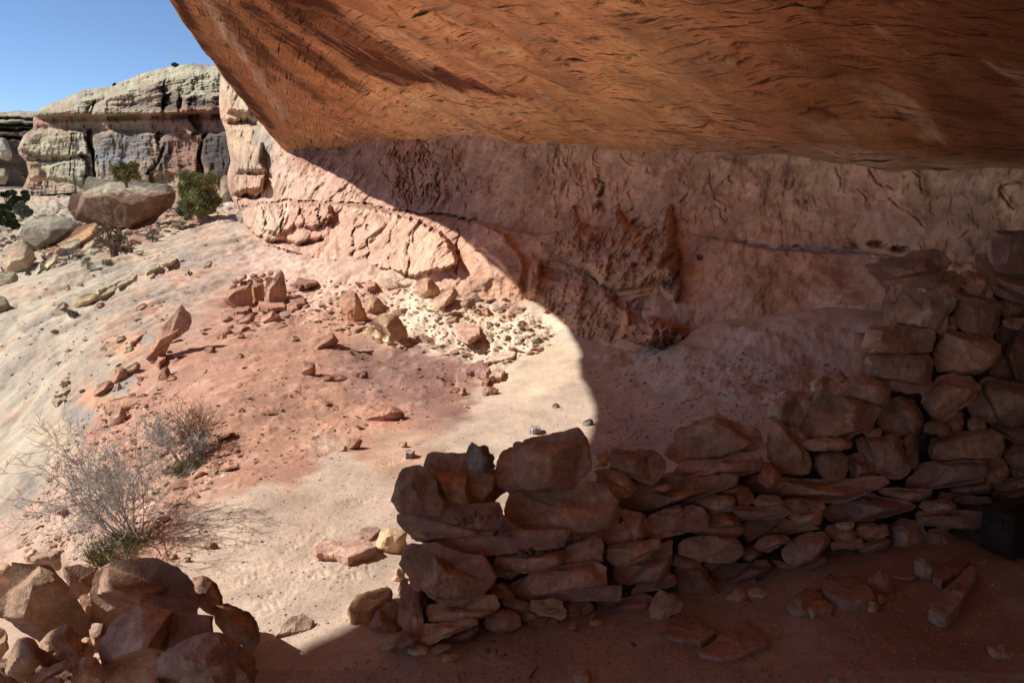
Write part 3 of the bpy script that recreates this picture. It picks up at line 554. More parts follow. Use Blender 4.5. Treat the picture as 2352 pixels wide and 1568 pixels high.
def cl_extra(PX, PY, wx, wy, n1, n2, st, D, C):
    def b(poly, dep, soft=8): return dep*sstep(-2, soft, poly_sd(wx, wy, poly))
    led = 268-(PX-75)*.02
    D = D+1.5*np.exp(-((PY-led-7)/6)**2)+.7*sstep(0, 30, PY-led)*(PY < 310)          # recess under the cap
    D = D-2.6*sstep(3, -4, PY-led)*sstep(240, 262, PY)
    for pl, dep in (([(75,268),(90,245),(150,228),(205,240),(205,268)], 1.5), ([(212,268),(212,240),(250,215),(350,190),(372,215),(370,266)], 2.4), ([(365,262),(368,230),(400,215),(408,262)], 1.5), ([(408,255),(408,215),(450,208),(520,215),(520,258)], 2.0),
                    ([(40,345),(60,310),(90,300),(215,298),(210,360),(100,365)], 2.5), ([(110,410),(100,385),(150,365),(190,350),(200,400),(190,418)], 1.5), ([(218,300),(360,300),(350,425),(215,420)], 1.6), ([(350,330),(380,300),(470,300),(455,400),(350,410)], 1.0), ([(462,320),(478,303),(540,300),(540,410),(470,410)], 2.2),
                    ([(380,270),(430,262),(455,300),(440,315),(390,310)], 1.8)): D = D-b(pl, dep)
    for l, wd, dp in (([(205,320),(215,345),(218,400),(212,420)], 4, 2.6), ([(340,400),(360,370),(372,340)], 4, 1.8), ([(470,310),(462,360),(470,400)], 3, 1.5), ([(212,262),(212,232)], 3, 2), ([(372,262),(368,200),(374,180)], 3, 1.2), ([(170,300),(150,400)], 1.5, .8), ([(35,365),(110,372),(200,360)], 3.5, 1.2)):
        g = np.exp(-(line_dist(wx, wy, l)/wd*1.2)**2); D = D+g*dp*.6; C = C*(1-.25*g[..., None])
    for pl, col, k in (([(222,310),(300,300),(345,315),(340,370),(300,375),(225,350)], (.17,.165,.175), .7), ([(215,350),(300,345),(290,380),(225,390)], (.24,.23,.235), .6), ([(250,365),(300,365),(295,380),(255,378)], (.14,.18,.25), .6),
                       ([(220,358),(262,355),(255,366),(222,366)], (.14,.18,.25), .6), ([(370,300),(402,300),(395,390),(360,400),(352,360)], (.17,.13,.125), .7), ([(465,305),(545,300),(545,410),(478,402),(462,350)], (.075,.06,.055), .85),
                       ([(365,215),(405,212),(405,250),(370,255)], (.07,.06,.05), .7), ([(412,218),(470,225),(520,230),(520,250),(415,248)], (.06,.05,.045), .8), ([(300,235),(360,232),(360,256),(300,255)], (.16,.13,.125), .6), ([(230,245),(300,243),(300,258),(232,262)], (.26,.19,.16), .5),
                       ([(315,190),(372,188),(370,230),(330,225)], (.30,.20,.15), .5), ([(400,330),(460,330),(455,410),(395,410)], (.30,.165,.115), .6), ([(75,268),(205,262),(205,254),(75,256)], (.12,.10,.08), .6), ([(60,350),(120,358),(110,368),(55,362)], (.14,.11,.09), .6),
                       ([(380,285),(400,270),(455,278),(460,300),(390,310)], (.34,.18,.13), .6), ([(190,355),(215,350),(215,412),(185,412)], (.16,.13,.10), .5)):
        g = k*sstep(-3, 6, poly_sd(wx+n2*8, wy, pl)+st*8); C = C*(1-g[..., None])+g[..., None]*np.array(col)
    # drip streaks
    drip = ridged(np.stack([PX/7, PY/90, n1], -1), 2)*sstep(300, 320, PY)*sstep(350, 400, PX); C = C*(1-.3*sstep(.6, .9, drip)[..., None])
    return D, C
CW = (.44, .39, .27); CR = (.36, .20, .15); CB = (.36, .27, .20)
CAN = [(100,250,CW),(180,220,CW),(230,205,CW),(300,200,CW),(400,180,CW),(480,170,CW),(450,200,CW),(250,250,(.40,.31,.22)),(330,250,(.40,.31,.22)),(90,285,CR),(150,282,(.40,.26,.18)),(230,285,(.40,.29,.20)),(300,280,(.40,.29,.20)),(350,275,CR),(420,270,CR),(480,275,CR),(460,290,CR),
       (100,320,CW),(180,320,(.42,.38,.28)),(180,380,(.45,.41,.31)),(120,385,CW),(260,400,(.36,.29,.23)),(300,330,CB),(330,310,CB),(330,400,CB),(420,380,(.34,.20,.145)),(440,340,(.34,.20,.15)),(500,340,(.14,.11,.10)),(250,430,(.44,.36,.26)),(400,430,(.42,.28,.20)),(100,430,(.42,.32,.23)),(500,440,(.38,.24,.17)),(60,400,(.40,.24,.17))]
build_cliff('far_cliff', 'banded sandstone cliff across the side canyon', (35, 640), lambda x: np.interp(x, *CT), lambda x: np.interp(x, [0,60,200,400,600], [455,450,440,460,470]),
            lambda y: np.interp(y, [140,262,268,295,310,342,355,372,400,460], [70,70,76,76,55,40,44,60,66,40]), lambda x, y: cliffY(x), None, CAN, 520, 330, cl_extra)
def dm_extra(PX, PY, wx, wy, n1, n2, st, D, C):
    for yy in (275, 290, 300, 318): D = D+2.5*np.exp(-((wy-yy)/3)**2); C = C*(1-.45*np.exp(-((wy-yy)/4)**2)[..., None])
    return D, C
build_cliff('distant_ledges', 'layered sandstone ledges beyond the far cliff', (-500, 140), lambda x: np.interp(x, [-500,-100,0,40,75,140], [240,262,258,254,257,262]), lambda x: 430+0*x,
            lambda y: -500+0*y, lambda x, y: 105+0*x, None, [(0,270,(.38,.32,.22)),(50,265,(.40,.34,.24)),(20,320,(.18,.12,.09)),(60,330,(.16,.10,.08)),(0,400,(.22,.17,.12)),(-300,300,(.38,.3,.2))], 240, 160, dm_extra)
# ------------------------------------------------------------------ stones traced one by one
WN = np.array([.327, -.925, .19]); WN /= np.linalg.norm(WN); WP = np.array([-.34, 2.47, 0.0])
def wall_t(px, py, off=0.0):           # forward distance to the wall's face
    r = ray(px, py); return float(np.dot(WP-CAM+WN*off, WN)/np.dot(r, WN))
def resample(poly, n):
    p = np.array(poly, float); q = np.vstack([p, p[:1]]); d = np.hypot(*np.diff(q, axis=0).T); c = np.r_[0, np.cumsum(d)]
    u = np.linspace(0, c[-1], n, endpoint=False); return np.c_[np.interp(u, c, q[:, 0]), np.interp(u, c, q[:, 1])], c[-1]
_sc = [0]
def stone(poly, t, name='wall_stone', ridge=.35, bulge=None, col=(.42,.24,.16), mat='stone', back=.14, front=False, facets=4, rough=1.0, res=1.0, rnd=.012, grow=3.6, jag=3.5, tiltu=0.0, top=None, dome=False, sharp=24, chips=14):
    """poly: outline in picture px; t: forward distance of the outline (or of the front face when front=True)."""
    _sc[0] += 1; rs = np.random.default_rng(100+_sc[0])
    p = np.array(poly, float)
    area = .5*np.sum(p[:, 0]*np.roll(p[:, 1], -1)-np.roll(p[:, 0], -1)*p[:, 1])
    if area < 0: p = p[::-1]; area = -area
    cxy = p.mean(0); s = t/FPX
    ar = ray(*cxy); ln = np.linalg.norm(ar); vd = ar/ln
    ang = math.asin(max(-.95, min(.95, -vd[2]))); cot = 1/max(math.tan(max(ang, .12)), .1); cot = min(cot, 4)
    Hh = (p[:, 1].max()-p[:, 1].min())*s; Ww = (p[:, 0].max()-p[:, 0].min())*s
    B = bulge if bulge is not None else min(max(ridge*Hh*cot, .3*min(Hh, Ww)), .55*min(max(Hh, .5*Ww), Ww))
    if front: t = t+B*(.85 if front is True else front)
    s = t/FPX
    n = int(np.clip(res*np.hypot(Hh, Ww)*2.4/(.0023*t), 36, 150)); q, per = resample(p, n)
    # soften the traced corners very slightly
    tq = np.roll(q, -1, 0)-np.roll(q, 1, 0); nq = np.c_[tq[:, 1], -tq[:, 0]]; nq /= np.linalg.norm(nq, axis=1)[:, None]+1e-9
    q = q+nq*(grow+jag*noise(np.c_[q*.09, np.full(n, _sc[0]*3.3)])[:, None])
    # local plane coordinates (metres): u right, v up
    U = (q[:, 0]-cxy[0])*s; V = -(q[:, 1]-cxy[1])*s
    pu = (p[:, 0]-cxy[0])*s; pv = -(p[:, 1]-cxy[1])*s
    nr = max(6, int(n*.17)); k = np.linspace(0, 1, nr)**.8
    k = 1-k[::1]                      # 1 at outline -> 0 at centre
    # centre of the star: polygon centroid
    uu = k[:, None]*U[None]; vv = k[:, None]*V[None]
    # facet planes from the edges
    qa = np.c_[U, V]; ta = np.roll(qa, -2, 0)-np.roll(qa, 2, 0); nrm = np.c_[-ta[:, 1], ta[:, 0]]; nrm /= np.linalg.norm(nrm, axis=1)[:, None]+1e-9
    if np.mean(np.sum(nrm*qa, 1)) < 0: nrm = -nrm
    W = np.full(uu.shape, 1e9); kk = .006+.04*B
    depth_k = (1-k)[:, None]*np.hypot(U, V)[None]
    dist = np.full(uu.shape, 1e9)
    e1 = np.roll(qa, -1, 0)
    pts = np.stack([uu.ravel(), vv.ravel()], 1)
    best = np.full(len(pts), 1e9)
    pl = []
    for i in range(len(p)):            # one plane per traced edge
        j = (i+1) % len(p); a = np.array([pu[i], pv[i]]); b = np.array([pu[j], pv[j]]); L = np.linalg.norm(b-a)
        if L < 1e-5: continue
        nn = np.array([-(b-a)[1], (b-a)[0]])/L
        if np.dot(nn, (a+b)/2) < 0: nn = -nn
        if np.dot(nn, (a+b)/2) < .15*min(Hh, Ww)*.5 and L < .1*(Hh+Ww): continue
        sl = cot*(.9+.3*rs.random())*max(.001, B/(max(ridge, .08)*Hh*cot)) if nn[1] > .55 else (4+4*rs.random() if nn[1] < -.4 else 1.5+4.5*rs.random()**1.5)
        pl.append(((a+b)/2, nn, sl))
    arr = []
    for c0, nn, sl in pl:
        dd = -((pts[:, 0]-c0[0])*nn[0]+(pts[:, 1]-c0[1])*nn[1]); arr.append(dd*sl+rnd*.6)
    tn = math.tan(ang)
    arr.append(B+(pts[:, 1]-(pv.max()-ridge*Hh))*tn*.8+tiltu*pts[:, 0])
    for _ in range(facets):            # random chipped planes
        g = rs.normal(size=2)*.5; arr.append(B*(1.02+.12*rs.random())+g[0]*(pts[:, 0]-rs.uniform(-.3, .3)*Ww)+g[1]*(pts[:, 1]-rs.uniform(-.3, .3)*Hh))
    arr = np.array(arr)
    h = -np.log(np.exp(-np.clip(arr, -.5, 3)/(.014*B+.0009)).sum(0)+1e-300)*(.014*B+.0009)
    h = h.reshape(uu.shape)
    rim = np.sqrt(np.clip(1-k**2, 0, 1))[:, None]
    h = np.minimum(h, depth_k*3+.0)    # meet the outline
    h = np.maximum(h, depth_k*.12)
    h = np.minimum(h, B*1.5)
    if dome: h = B*np.sqrt(np.clip(1-k**2.2, 0, 1))[:, None]*(1-.35*np.clip((vv-0)/(pv.max()+1e-6), 0, 1))
    bk = -(back)*np.clip((1-k**4)[:, None]*1.15, 0, 1)*(1+0*h)
    # 3-D: point on pixel ray at distance t, moved towards the camera by w along the view direction
    def to3(u, v, wv):
        px = cxy[0]+u/s; py = cxy[1]-v/s
        return CAM+ray(px, py)*t - vd*wv[..., None]
    Fr = to3(uu, vv, h)                # rings outline -> centre
    Bk = to3(uu*.97, vv*.97, bk)[::2]
    # outward displacement
    A = np.concatenate([Bk[::-1], Fr[0:]], 0)      # centre back ... outline back, outline front ... centre
    c3 = to3(np.zeros(1), np.zeros(1), np.array([B*.2]))[0]
    nmv = A-c3; nmv /= np.linalg.norm(nmv, axis=-1, keepdims=True)+1e-9
    off = rs.uniform(0, 90, 3); sz = max(.05, min(Hh, Ww))
    for _ in range(chips):                # corners knocked off
        n3 = rs.normal(size=3)-vd*.9; n3 /= np.linalg.norm(n3); pr = (A-c3)@n3; lim = pr.max()*rs.uniform(.86, .98); ex = pr-lim
        A = A-np.where(ex > 0, ex, 0)[..., None]*n3
    dn = fbm(A/(sz*.55)+off, 4, .55)*sz*.036 + fbm(A*30+off, 3, .6)*.005
    bed = noise(np.stack([A[..., 0]*5, A[..., 1]*5, A[..., 2]*70], -1)+off)*.003
    A = A+nmv*((dn+bed)*rough)[..., None]
    f = fbm(A*6+off, 4, .6); f2 = fbm(A*20+off, 3, .6)
    c = np.array(col)*np.array([1.06, 1.07, 1.0])*(1+.15*np.clip(rs.normal(), -1.8, 1.8))
    C = c*(1+.25*f+.2*f2)[..., None]
    dust = np.clip(sstep(.08, .4, fbm(A*4+off+9, 3)), 0, 1)[..., None]*.35
    C = C*(1-dust)+dust*np.array([.5, .34, .25])
    if top is not None:
        z0, z1 = A[..., 2].min(), A[..., 2].max(); kt = sstep(1-top[1]-.08, 1-top[1]+.08, (A[..., 2]-z0)/(z1-z0)+.2*f)[..., None]; C = C*(1-kt)+np.array(top[0])*(1+.25*f+.2*f2)[..., None]*kt
    nn_, mm = A.shape[:2]
    o = mesh_obj(name, A.reshape(-1, 3), grid_faces(nn_, mm, wrap=True), M[mat], np.clip(C, .02, .8).reshape(-1, 3), loc=c3, sharp=None if dome else sharp)
    return o
def slab(v, pts, th, label, group=None, cat='flat stone', name='flat_stone', col=(.42,.245,.17), tilt=(0, 0), rough=1.0, zg=None, lift=0.0, mat='stone'):
    # a flat stone lying down: the traced outline is its top face, th its thickness
    _sc[0] += 1; rs = np.random.default_rng(500+_sc[0]); p = vp(v, pts); a = np.array(p); c = a.mean(0)
    g = on_ground(c[0], c[1]+.2*(a[:, 1].max()-c[1])); z = (g[2] if zg is None else zg)+th*.75+lift
    n = int(np.clip(len(a)*9, 60, 120)); q, _ = resample(a, n)
    q = q+2.0*noise(np.c_[q*.12, np.full(n, _sc[0]*2.7)])[:, None]
    pl = np.array([tilt[0], tilt[1], 1.0]); P0 = CAM+ray(c[0], c[1])*((z-CAM[2])/ray(c[0], c[1])[2])
    r = ray(q[:, 0], q[:, 1]); O = CAM+r*(((P0-CAM)@pl)/(r@pl))[:, None]; cc = O.mean(0)
    rings = []
    for kk in np.linspace(0.02, .93, 14): rings.append(cc+(O-cc)*kk)
    e = min(.012, th*.25); rings.append(cc+(O-cc)*.985-np.array([0, 0, e*.25])); rings.append(O-np.array([0, 0, e]))
    for f_ in (.35, .6, .85): rings.append(cc+(O-cc)*(1.0+.02*math.sin(f_*9))-np.array([0, 0, th*f_]))
    rings.append(cc+(O-cc)*.9-np.array([0, 0, th*1.3])); rings.append(cc+(O-cc)*.3-np.array([0, 0, th*1.4]))
    A = np.array(rings); off = rs.uniform(0, 90, 3)
    dn = fbm(A*7+off, 4, .55); hf = fbm(A*30+off, 3, .6)
    A[..., 2] += (dn*.25*th+hf*.004)*rough; side = np.zeros(len(rings)); side[15:19] = 1
    rad = A-cc; rad[..., 2] = 0; rad /= np.linalg.norm(rad, axis=-1, keepdims=True)+1e-9
    A += rad*(side[:, None]*(noise(np.stack([A[..., 0]*14, A[..., 1]*14, A[..., 2]*60], -1)+off)*.012+hf*.006)*rough)[..., None]
    f = fbm(A*5+off, 4, .6); C = np.array(col)*(1+.10*rs.normal())*(1+.25*f+.15*hf)[..., None]
    o = mesh_obj(name, A.reshape(-1, 3), grid_faces(A.shape[0], n, wrap=True, flip=True), M[mat], np.clip(C, .02, .8).reshape(-1, 3), loc=cc, sharp=30)
    return tag(o, label, cat, group)
def desc_tag(o, label, cat='stone', group=None): return tag(o, label, cat, group)

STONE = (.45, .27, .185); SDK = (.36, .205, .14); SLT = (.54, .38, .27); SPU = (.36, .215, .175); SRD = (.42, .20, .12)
# view, outline, label, options
WALL = [
('V1',[(45,850),(95,700),(120,610),(175,535),(240,525),(400,515),(440,620),(490,790),(545,900),(545,990),(400,1030),(230,1015),(100,980),(75,900)],'wedge shaped boulder standing at the left end of the wall top',dict(ridge=.12,off=.03,back=.2)),
('V1',[(330,505),(400,430),(490,357),(620,375),(780,400),(800,560),(1060,650),(1065,780),(1010,870),(870,920),(760,960),(640,950),(545,930),(490,790),(440,620),(400,520)],'angular boulder carrying the small grey porous stone',dict(ridge=.4,off=-.03,back=.2,facets=4)),
('V1',[(785,500),(790,440),(782,370),(845,298),(900,305),(960,345),(985,370),(1020,430),(1050,480),(1045,545),(1010,560),(960,575),(900,580),(800,560),(775,520)],'small dark grey porous stone perched on a boulder',dict(col=(.17,.15,.14),rough=2.6,off=.03,back=.06,ridge=.2)),
('V1',[(1045,520),(1075,440),(1110,400),(1255,350),(1265,295),(1340,295),(1380,265),(1600,225),(1720,190),(1850,162),(1950,195),(2020,250),(2080,330),(2090,400),(2060,470),(2040,560),(2030,620),(1960,690),(1880,740),(1780,780),(1600,800),(1420,805),(1380,790),(1250,800),(1180,760),(1100,700),(1080,620),(1060,560)],'largest rounded boulder on top of the wall, stacked on another boulder',dict(ridge=.2,off=.02,back=.22,facets=4)),
('V1',[(1100,920),(1130,870),(1200,790),(1400,810),(1600,800),(1850,760),(2020,660),(2100,650),(2180,740),(2240,850),(2330,1010),(2335,1060),(2260,1110),(2180,1150),(2050,1190),(1850,1215),(1650,1240),(1450,1225),(1300,1185),(1200,1110),(1120,1030)],'broad boulder lying beneath the largest top boulder',dict(ridge=.42,off=.05,back=.22)),
('V2',[(95,-122),(230,-112),(400,-110),(640,-185),(1100,-230),(1150,-80),(1230,0),(1350,70),(1560,50),(1880,50),(1900,170),(1830,185),(1700,215),(1400,240),(1100,280),(870,300),(780,290),(640,245),(480,190),(330,150),(290,145),(200,60),(130,0),(100,-60)],'long flat slab projecting under the boulders at the left end',dict(ridge=.62,off=.1,back=.1,col=(.38,.21,.15))),
('V2',[(160,150),(220,180),(330,150),(480,190),(640,250),(780,290),(990,310),(1040,400),(1080,480),(1070,570),(1020,650),(960,700),(850,710),(720,760),(600,790),(540,800),(480,740),(400,690),(330,580),(300,650),(260,620),(200,570),(145,480),(120,380),(120,300),(150,210)],'big blocky stone with crumbling face at the left corner of the wall',dict(ridge=.25,off=.08,back=.2,rough=1.8)),
('V2',[(150,570),(290,640),(300,760),(345,830),(345,1090),(270,1090),(190,1040),(120,960),(120,870),(140,700)],'grey brown upright stone at the foot of the left wall end',dict(off=-.04,ridge=.1)),
('V2',[(345,830),(420,790),(550,800),(720,760),(950,700),(1050,690),(1105,730),(1100,800),(1040,850),(930,910),(700,955),(500,985),(380,975),(340,940)],'thick slab right under the crumbling corner block',dict(off=.05)),
('V2',[(270,1090),(330,1000),(380,985),(500,985),(700,955),(900,920),(930,950),(820,1000),(700,1040),(550,1110),(380,1190),(330,1110)],'tilted slab second from the ground at the left corner',dict(off=.06,ridge=.3)),
('V2',[(225,790),(270,690),(300,760),(345,930),(340,1000),(330,1110),(275,1100),(255,960),(235,860)],'thin upright plates leaning on the left wall end',dict(off=.02,ridge=.1,bulge=.03)),
('V2',[(530,1130),(700,1050),(900,970),(870,1060),(790,1140),(660,1175)],'dark flat stone half buried under the tilted corner slab',dict(off=.02,col=SDK)),
('V2',[(1010,320),(1060,290),(1280,270),(1600,235),(1720,230),(1750,330),(1740,390),(1680,440),(1500,475),(1320,460),(1180,410),(1020,350)],'rounded slab with pebbles on it below the long flat slab',dict(ridge=.4,off=.04)),
('V2',[(1040,380),(1180,410),(1320,455),(1270,490),(1230,525),(1140,510),(1080,500)],'recessed dark stone beside the crumbling corner block',dict(off=-.05,col=SDK)),
('V2',[(1735,230),(1870,165),(1930,150),(2080,110),(2120,125),(2150,330),(2060,350),(1900,370),(1770,385),(1750,330)],'squarish block between the pebbled slab and the two piece slab',dict(ridge=.1,off=.03)),
('V2',[(1340,570),(1420,490),(1680,440),(1740,410),(1900,385),(2080,370),(2150,420),(2175,500),(2160,580),(2100,620),(1800,640),(1600,655),(1440,662)],'long rounded stone with a blunt pale left end',dict(ridge=.3,off=.06,col=(.46,.27,.19))),
('V2',[(1150,540),(1250,500),(1400,480),(1360,570),(1440,665),(1800,642),(2100,620),(2420,592),(2380,682),(2300,742),(2100,735),(1750,735),(1500,750),(1330,760),(1230,720)],'wide purple brown slab under the long rounded stone',dict(ridge=.5,off=.05,col=SPU)),
('V2',[(1030,620),(1110,580),(1170,600),(1240,700),(1210,725),(1090,715),(1050,670)],'small reddish stone wedged beside the purple brown slab',dict(col=(.46,.24,.15),off=.0)),
('V2',[(1135,735),(1230,720),(1330,760),(1410,770),(1400,820),(1330,850),(1250,850),(1170,800)],'small rounded stone under the purple brown slab, left one of two',dict(off=.0)),
('V2',[(1270,870),(1330,850),(1430,820),(1480,880),(1520,900),(1460,940),(1340,930)],'small flat dark stone under the two small rounded ones',dict(off=.0,col=SPU)),
('V2',[(1400,765),(1500,750),(1720,735),(1740,810),(1760,920),(1730,935),(1680,915),(1600,880),(1500,890),(1440,840)],'knobbly pale stone near the foot of the wall',dict(off=.04,rough=1.8,col=SLT)),
('V2',[(1740,745),(1900,735),(2020,750),(2035,820),(1990,860),(1900,900),(1840,970),(1770,930),(1745,850)],'dark block just right of the knobbly pale stone',dict(off=.0,col=SDK)),
('V2',[(2040,760),(2200,740),(2352,735),(2560,660),(2640,740),(2560,850),(2400,885),(2200,890),(2110,850)],'purplish lens shaped stone low in the wall',dict(off=.0,col=SPU)),
('V2',[(930,950),(1020,860),(1140,830),(1230,850),(1280,890),(1330,950),(1290,990),(1210,1040),(1080,1050),(1000,1020)],'oval stone on the ground beside the tilted corner slab',dict(off=.03)),
('V2',[(1380,950),(1460,930),(1640,905),(1690,950),(1650,1030),(1520,1065),(1440,980)],'lowest flat stone under the knobbly pale stone',dict(off=.02,col=SDK)),
('Z8',[(300,1180),(340,1100),(400,1040),(500,1000),(510,1100),(520,1180),(600,1240),(560,1250),(470,1260),(380,1290),(320,1260)],'large dark rounded boulder left of the wall end in the shadow',dict(off=-.12,back=.15,ridge=.3,col=(.38,.21,.15))),
('Z8',[(470,1270),(560,1240),(620,1255),(600,1300),(540,1320),(490,1310)],'purplish slab fragment lying by the left wall corner',dict(off=.06,col=SPU)),
('V3',[(80,680),(200,625),(200,700),(185,760),(90,790)],'pale stone behind the knobby boulder on the wall top',dict(off=-.25,col=SLT)),
('V3',[(185,740),(210,660),(270,605),(390,635),(520,615),(640,625),(720,680),(805,735),(800,770),(750,820),(700,900),(640,948),(590,940),(480,900),(380,850),(220,810),(190,780)],'knobby boulder on the wall top right of the largest boulder',dict(off=-.02,ridge=.3,back=.2)),
('V3',[(60,830),(100,800),(210,810),(380,850),(440,940),(480,1000),(430,1060),(380,1080),(270,1075),(230,980),(180,900)],'slanting stone propping up the knobby boulder',dict(off=-.03)),
('V3',[(760,620),(775,520),(800,450),(960,400),(1070,350),(1240,290),(1300,270),(1340,300),(1470,360),(1760,430),(1785,550),(1740,590),(1500,640),(1420,680),(1330,720),(1180,720),(1010,740),(870,725),(800,690)],'peaked boulder with a pointed top balanced on a slab',dict(off=-.06,ridge=.15,back=.22,facets=4)),
('V3',[(770,880),(820,800),(890,740),(1180,725),(1330,720),(1480,650),(1680,655),(1760,690),(1765,800),(1600,840),(1400,870),(1200,890),(1000,889)],'slab supporting the peaked boulder',dict(off=.0,ridge=.45,back=.2,col=(.44,.255,.18))),
('V3',[(270,1090),(400,1070),(480,1010),(470,940),(640,950),(760,890),(1000,895),(1200,890),(1480,845),(1505,860),(1500,930),(1400,980),(1250,1030),(1100,1110),(950,1160),(820,1180),(720,1220),(640,1235),(540,1225),(340,1205),(290,1140)],'long slanting slab below the peaked boulder and its slab',dict(off=.03,ridge=.4,col=(.44,.25,.175))),
('V3',[(680,990),(810,960),(815,990),(740,1012)],'tiny chip lying on the long slanting slab',dict(off=.02)),
('V3',[(1230,1060),(1400,980),(1520,950),(1530,1000),(1480,1040),(1330,1070)],'thin shelf stone under the right end of the slanting slab',dict(off=-.02,col=SDK)),
('V3',[(1440,1050),(1500,1010),(1590,985),(1650,1110),(1600,1160),(1500,1155),(1470,1100)],'round reddish stone set between the slanting slab and the pale angular one',dict(off=.0,col=SRD)),
('V3',[(1050,1120),(1170,1075),(1400,1065),(1450,1110),(1490,1160),(1400,1210),(1270,1235),(1150,1200)],'pale angular stone under the slanting slab',dict(off=.02,col=SLT)),
('V3',[(720,1225),(820,1185),(945,1180),(930,1250),(880,1255)],'small chip wedged between the slanting slab and the cracked slab',dict(off=.02)),
('V3',[(1640,1150),(1700,1070),(1900,1090),(1945,1130),(1930,1175),(1680,1175)],'wedge of stone above the straight narrow slab',dict(off=.02)),
('V3',[(1390,1230),(1480,1180),(1700,1190),(1940,1185),(1995,1240),(1980,1275),(1700,1290),(1480,1300)],'straight narrow slab in the middle of the wall',dict(off=.03)),
('V3',[(1950,1110),(2100,1110),(2170,1190),(2160,1230),(2020,1225),(1945,1180)],'short block, left of two small ones under the bowed slab',dict(off=.02)),
('V3',[(2110,1115),(2330,1140),(2345,1200),(2180,1200)],'short block, right of two small ones under the bowed slab',dict(off=.02)),
('V3',[(1970,1270),(2000,1235),(2160,1235),(2290,1200),(2325,1290),(2290,1360),(2100,1320)],'tilted stone with a brown lump under the two short blocks',dict(off=.03)),
('Z9',[(440,190),(600,170),(850,200),(1200,200),(1300,180),(1450,180),(1480,210),(1340,260),(1180,330),(1080,350),(900,330),(680,300),(530,290),(470,240)],'bowed slab carrying the loose upright stones',dict(off=.05,ridge=.5,col=(.40,.225,.155))),
('V3',[(1710,870),(1740,790),(1850,785),(1910,880),(1890,940),(1810,985),(1750,950),(1710,930)],'nearly round stone sitting on the left end of the bowed slab',dict(off=.04,col=SRD)),
('V3',[(1780,560),(1810,400),(1870,345),(2000,400),(2080,430),(2120,590),(2230,740),(2240,800),(2180,840),(2080,850),(1900,830),(1830,780),(1790,680)],'tall leaning boulder right of the peaked boulder',dict(off=.0,ridge=.1,back=.2)),
('V3',[(1800,250),(1840,130),(2050,95),(2110,170),(2130,330),(2080,430),(1990,380),(1870,340),(1810,300)],'pale stone with a sharp right edge on the tall leaning boulder',dict(off=-.04,ridge=.15,col=(.47,.31,.22))),
('V4',[(130,340),(350,230),(360,190),(320,100),(540,125),(570,170),(600,260),(585,310),(600,385),(480,410),(250,460),(190,410)],'left piece of the cracked slab',dict(off=.03,ridge=.5,col=(.43,.25,.185))),
('V4',[(555,125),(720,105),(940,80),(1040,60),(1140,90),(1190,180),(1180,290),(1000,300),(800,350),(640,385),(600,320),(615,260),(585,170)],'right piece of the cracked slab',dict(off=.045,ridge=.5,col=(.43,.25,.185))),
('V4',[(1000,310),(1190,290),(1200,190),(1160,110),(1380,120),(1500,200),(1530,320),(1430,375),(1250,360)],'stone with a sloping face right of the cracked slab',dict(off=.02,ridge=.3,col=SRD)),
('V4',[(170,490),(200,470),(420,430),(690,385),(735,420),(720,460),(640,500),(530,580),(400,620),(220,645),(190,590)],'tapering slab just under the cracked slab',dict(off=.05,ridge=.25)),
('V4',[(230,650),(400,620),(530,590),(640,510),(740,440),(820,360),(830,560),(800,680),(740,780),(690,835),(540,820),(260,820),(250,720)],'triangular block under the tapering slab',dict(off=.04,ridge=.3)),
('V4',[(870,500),(950,370),(1250,370),(1510,385),(1530,500),(1550,560),(1520,600),(1300,605),(1100,590),(960,540)],'thick slab with a straight base left of the little leaning slab',dict(off=.04,ridge=.2)),
('V4',[(810,640),(850,530),(1060,590),(1110,620),(1100,650),(1030,700),(900,670)],'dark flat stone beneath the thick straight slab',dict(off=.0,col=SDK)),
('V4',[(1140,610),(1320,610),(1240,660),(1190,680)],'tiny dark wedge beneath the thick straight slab',dict(off=-.02,col=SDK)),
('V4',[(1530,240),(1700,190),(1950,190),(2100,230),(2300,280),(2000,320),(1700,340),(1570,410),(1520,380)],'long dark layered stone in the middle of the wall',dict(off=.0,col=SDK,ridge=.3)),
('V4',[(1645,440),(1700,380),(1880,345),(1980,360),(2000,400),(1900,440),(1780,500),(1700,490)],'little leaning slab below the long dark layered stone',dict(off=.05)),
('V4',[(1550,490),(1650,450),(1720,500),(1690,560),(1610,630),(1540,600)],'recessed dark stone under the little leaning slab',dict(off=-.02,col=SDK)),
('V4',[(1190,690),(1380,620),(1620,640),(1740,570),(1810,660),(1760,720),(1600,790),(1430,825),(1320,810)],'boat shaped stone at the wall foot',dict(off=.03,ridge=.3,col=(.36,.22,.16))),
('V4',[(870,690),(960,680),(1120,650),(1230,800),(1300,900),(1310,960),(1120,1000),(930,970),(890,850)],'big dark triangular boulder at the wall foot',dict(off=.03,ridge=.2,col=(.36,.21,.15))),
('Z9',[(715,680),(780,620),(900,550),(1020,560),(1045,600),(1000,700),(940,745),(780,768),(725,720)],'big smooth block near the foot of the wall',dict(off=.07,ridge=.45,col=(.40,.24,.17))),
('Z9',[(660,740),(780,770),(940,745),(1010,720),(1030,760),(960,800),(900,820),(830,862),(760,840),(700,790)],'cracked footing slab under the big smooth block',dict(off=.04)),
('V4',[(1330,830),(1480,810),(1660,785),(1670,840),(1570,890),(1420,900)],'flat footing stone below the boat shaped stone',dict(off=.02,col=(.36,.22,.16))),
('V4',[(440,850),(600,820),(740,780),(790,700),(860,760),(860,840),(440,920)],'thin slab end showing under the triangular block',dict(off=.02,col=SDK)),
('Z9',[(1000,400),(1080,350),(1300,290),(1440,330),(1640,355),(1600,390),(1450,430),(1330,460),(1150,490),(1010,490)],'wide purplish slab with a rough broken top',dict(off=.06,ridge=.45,col=SPU)),
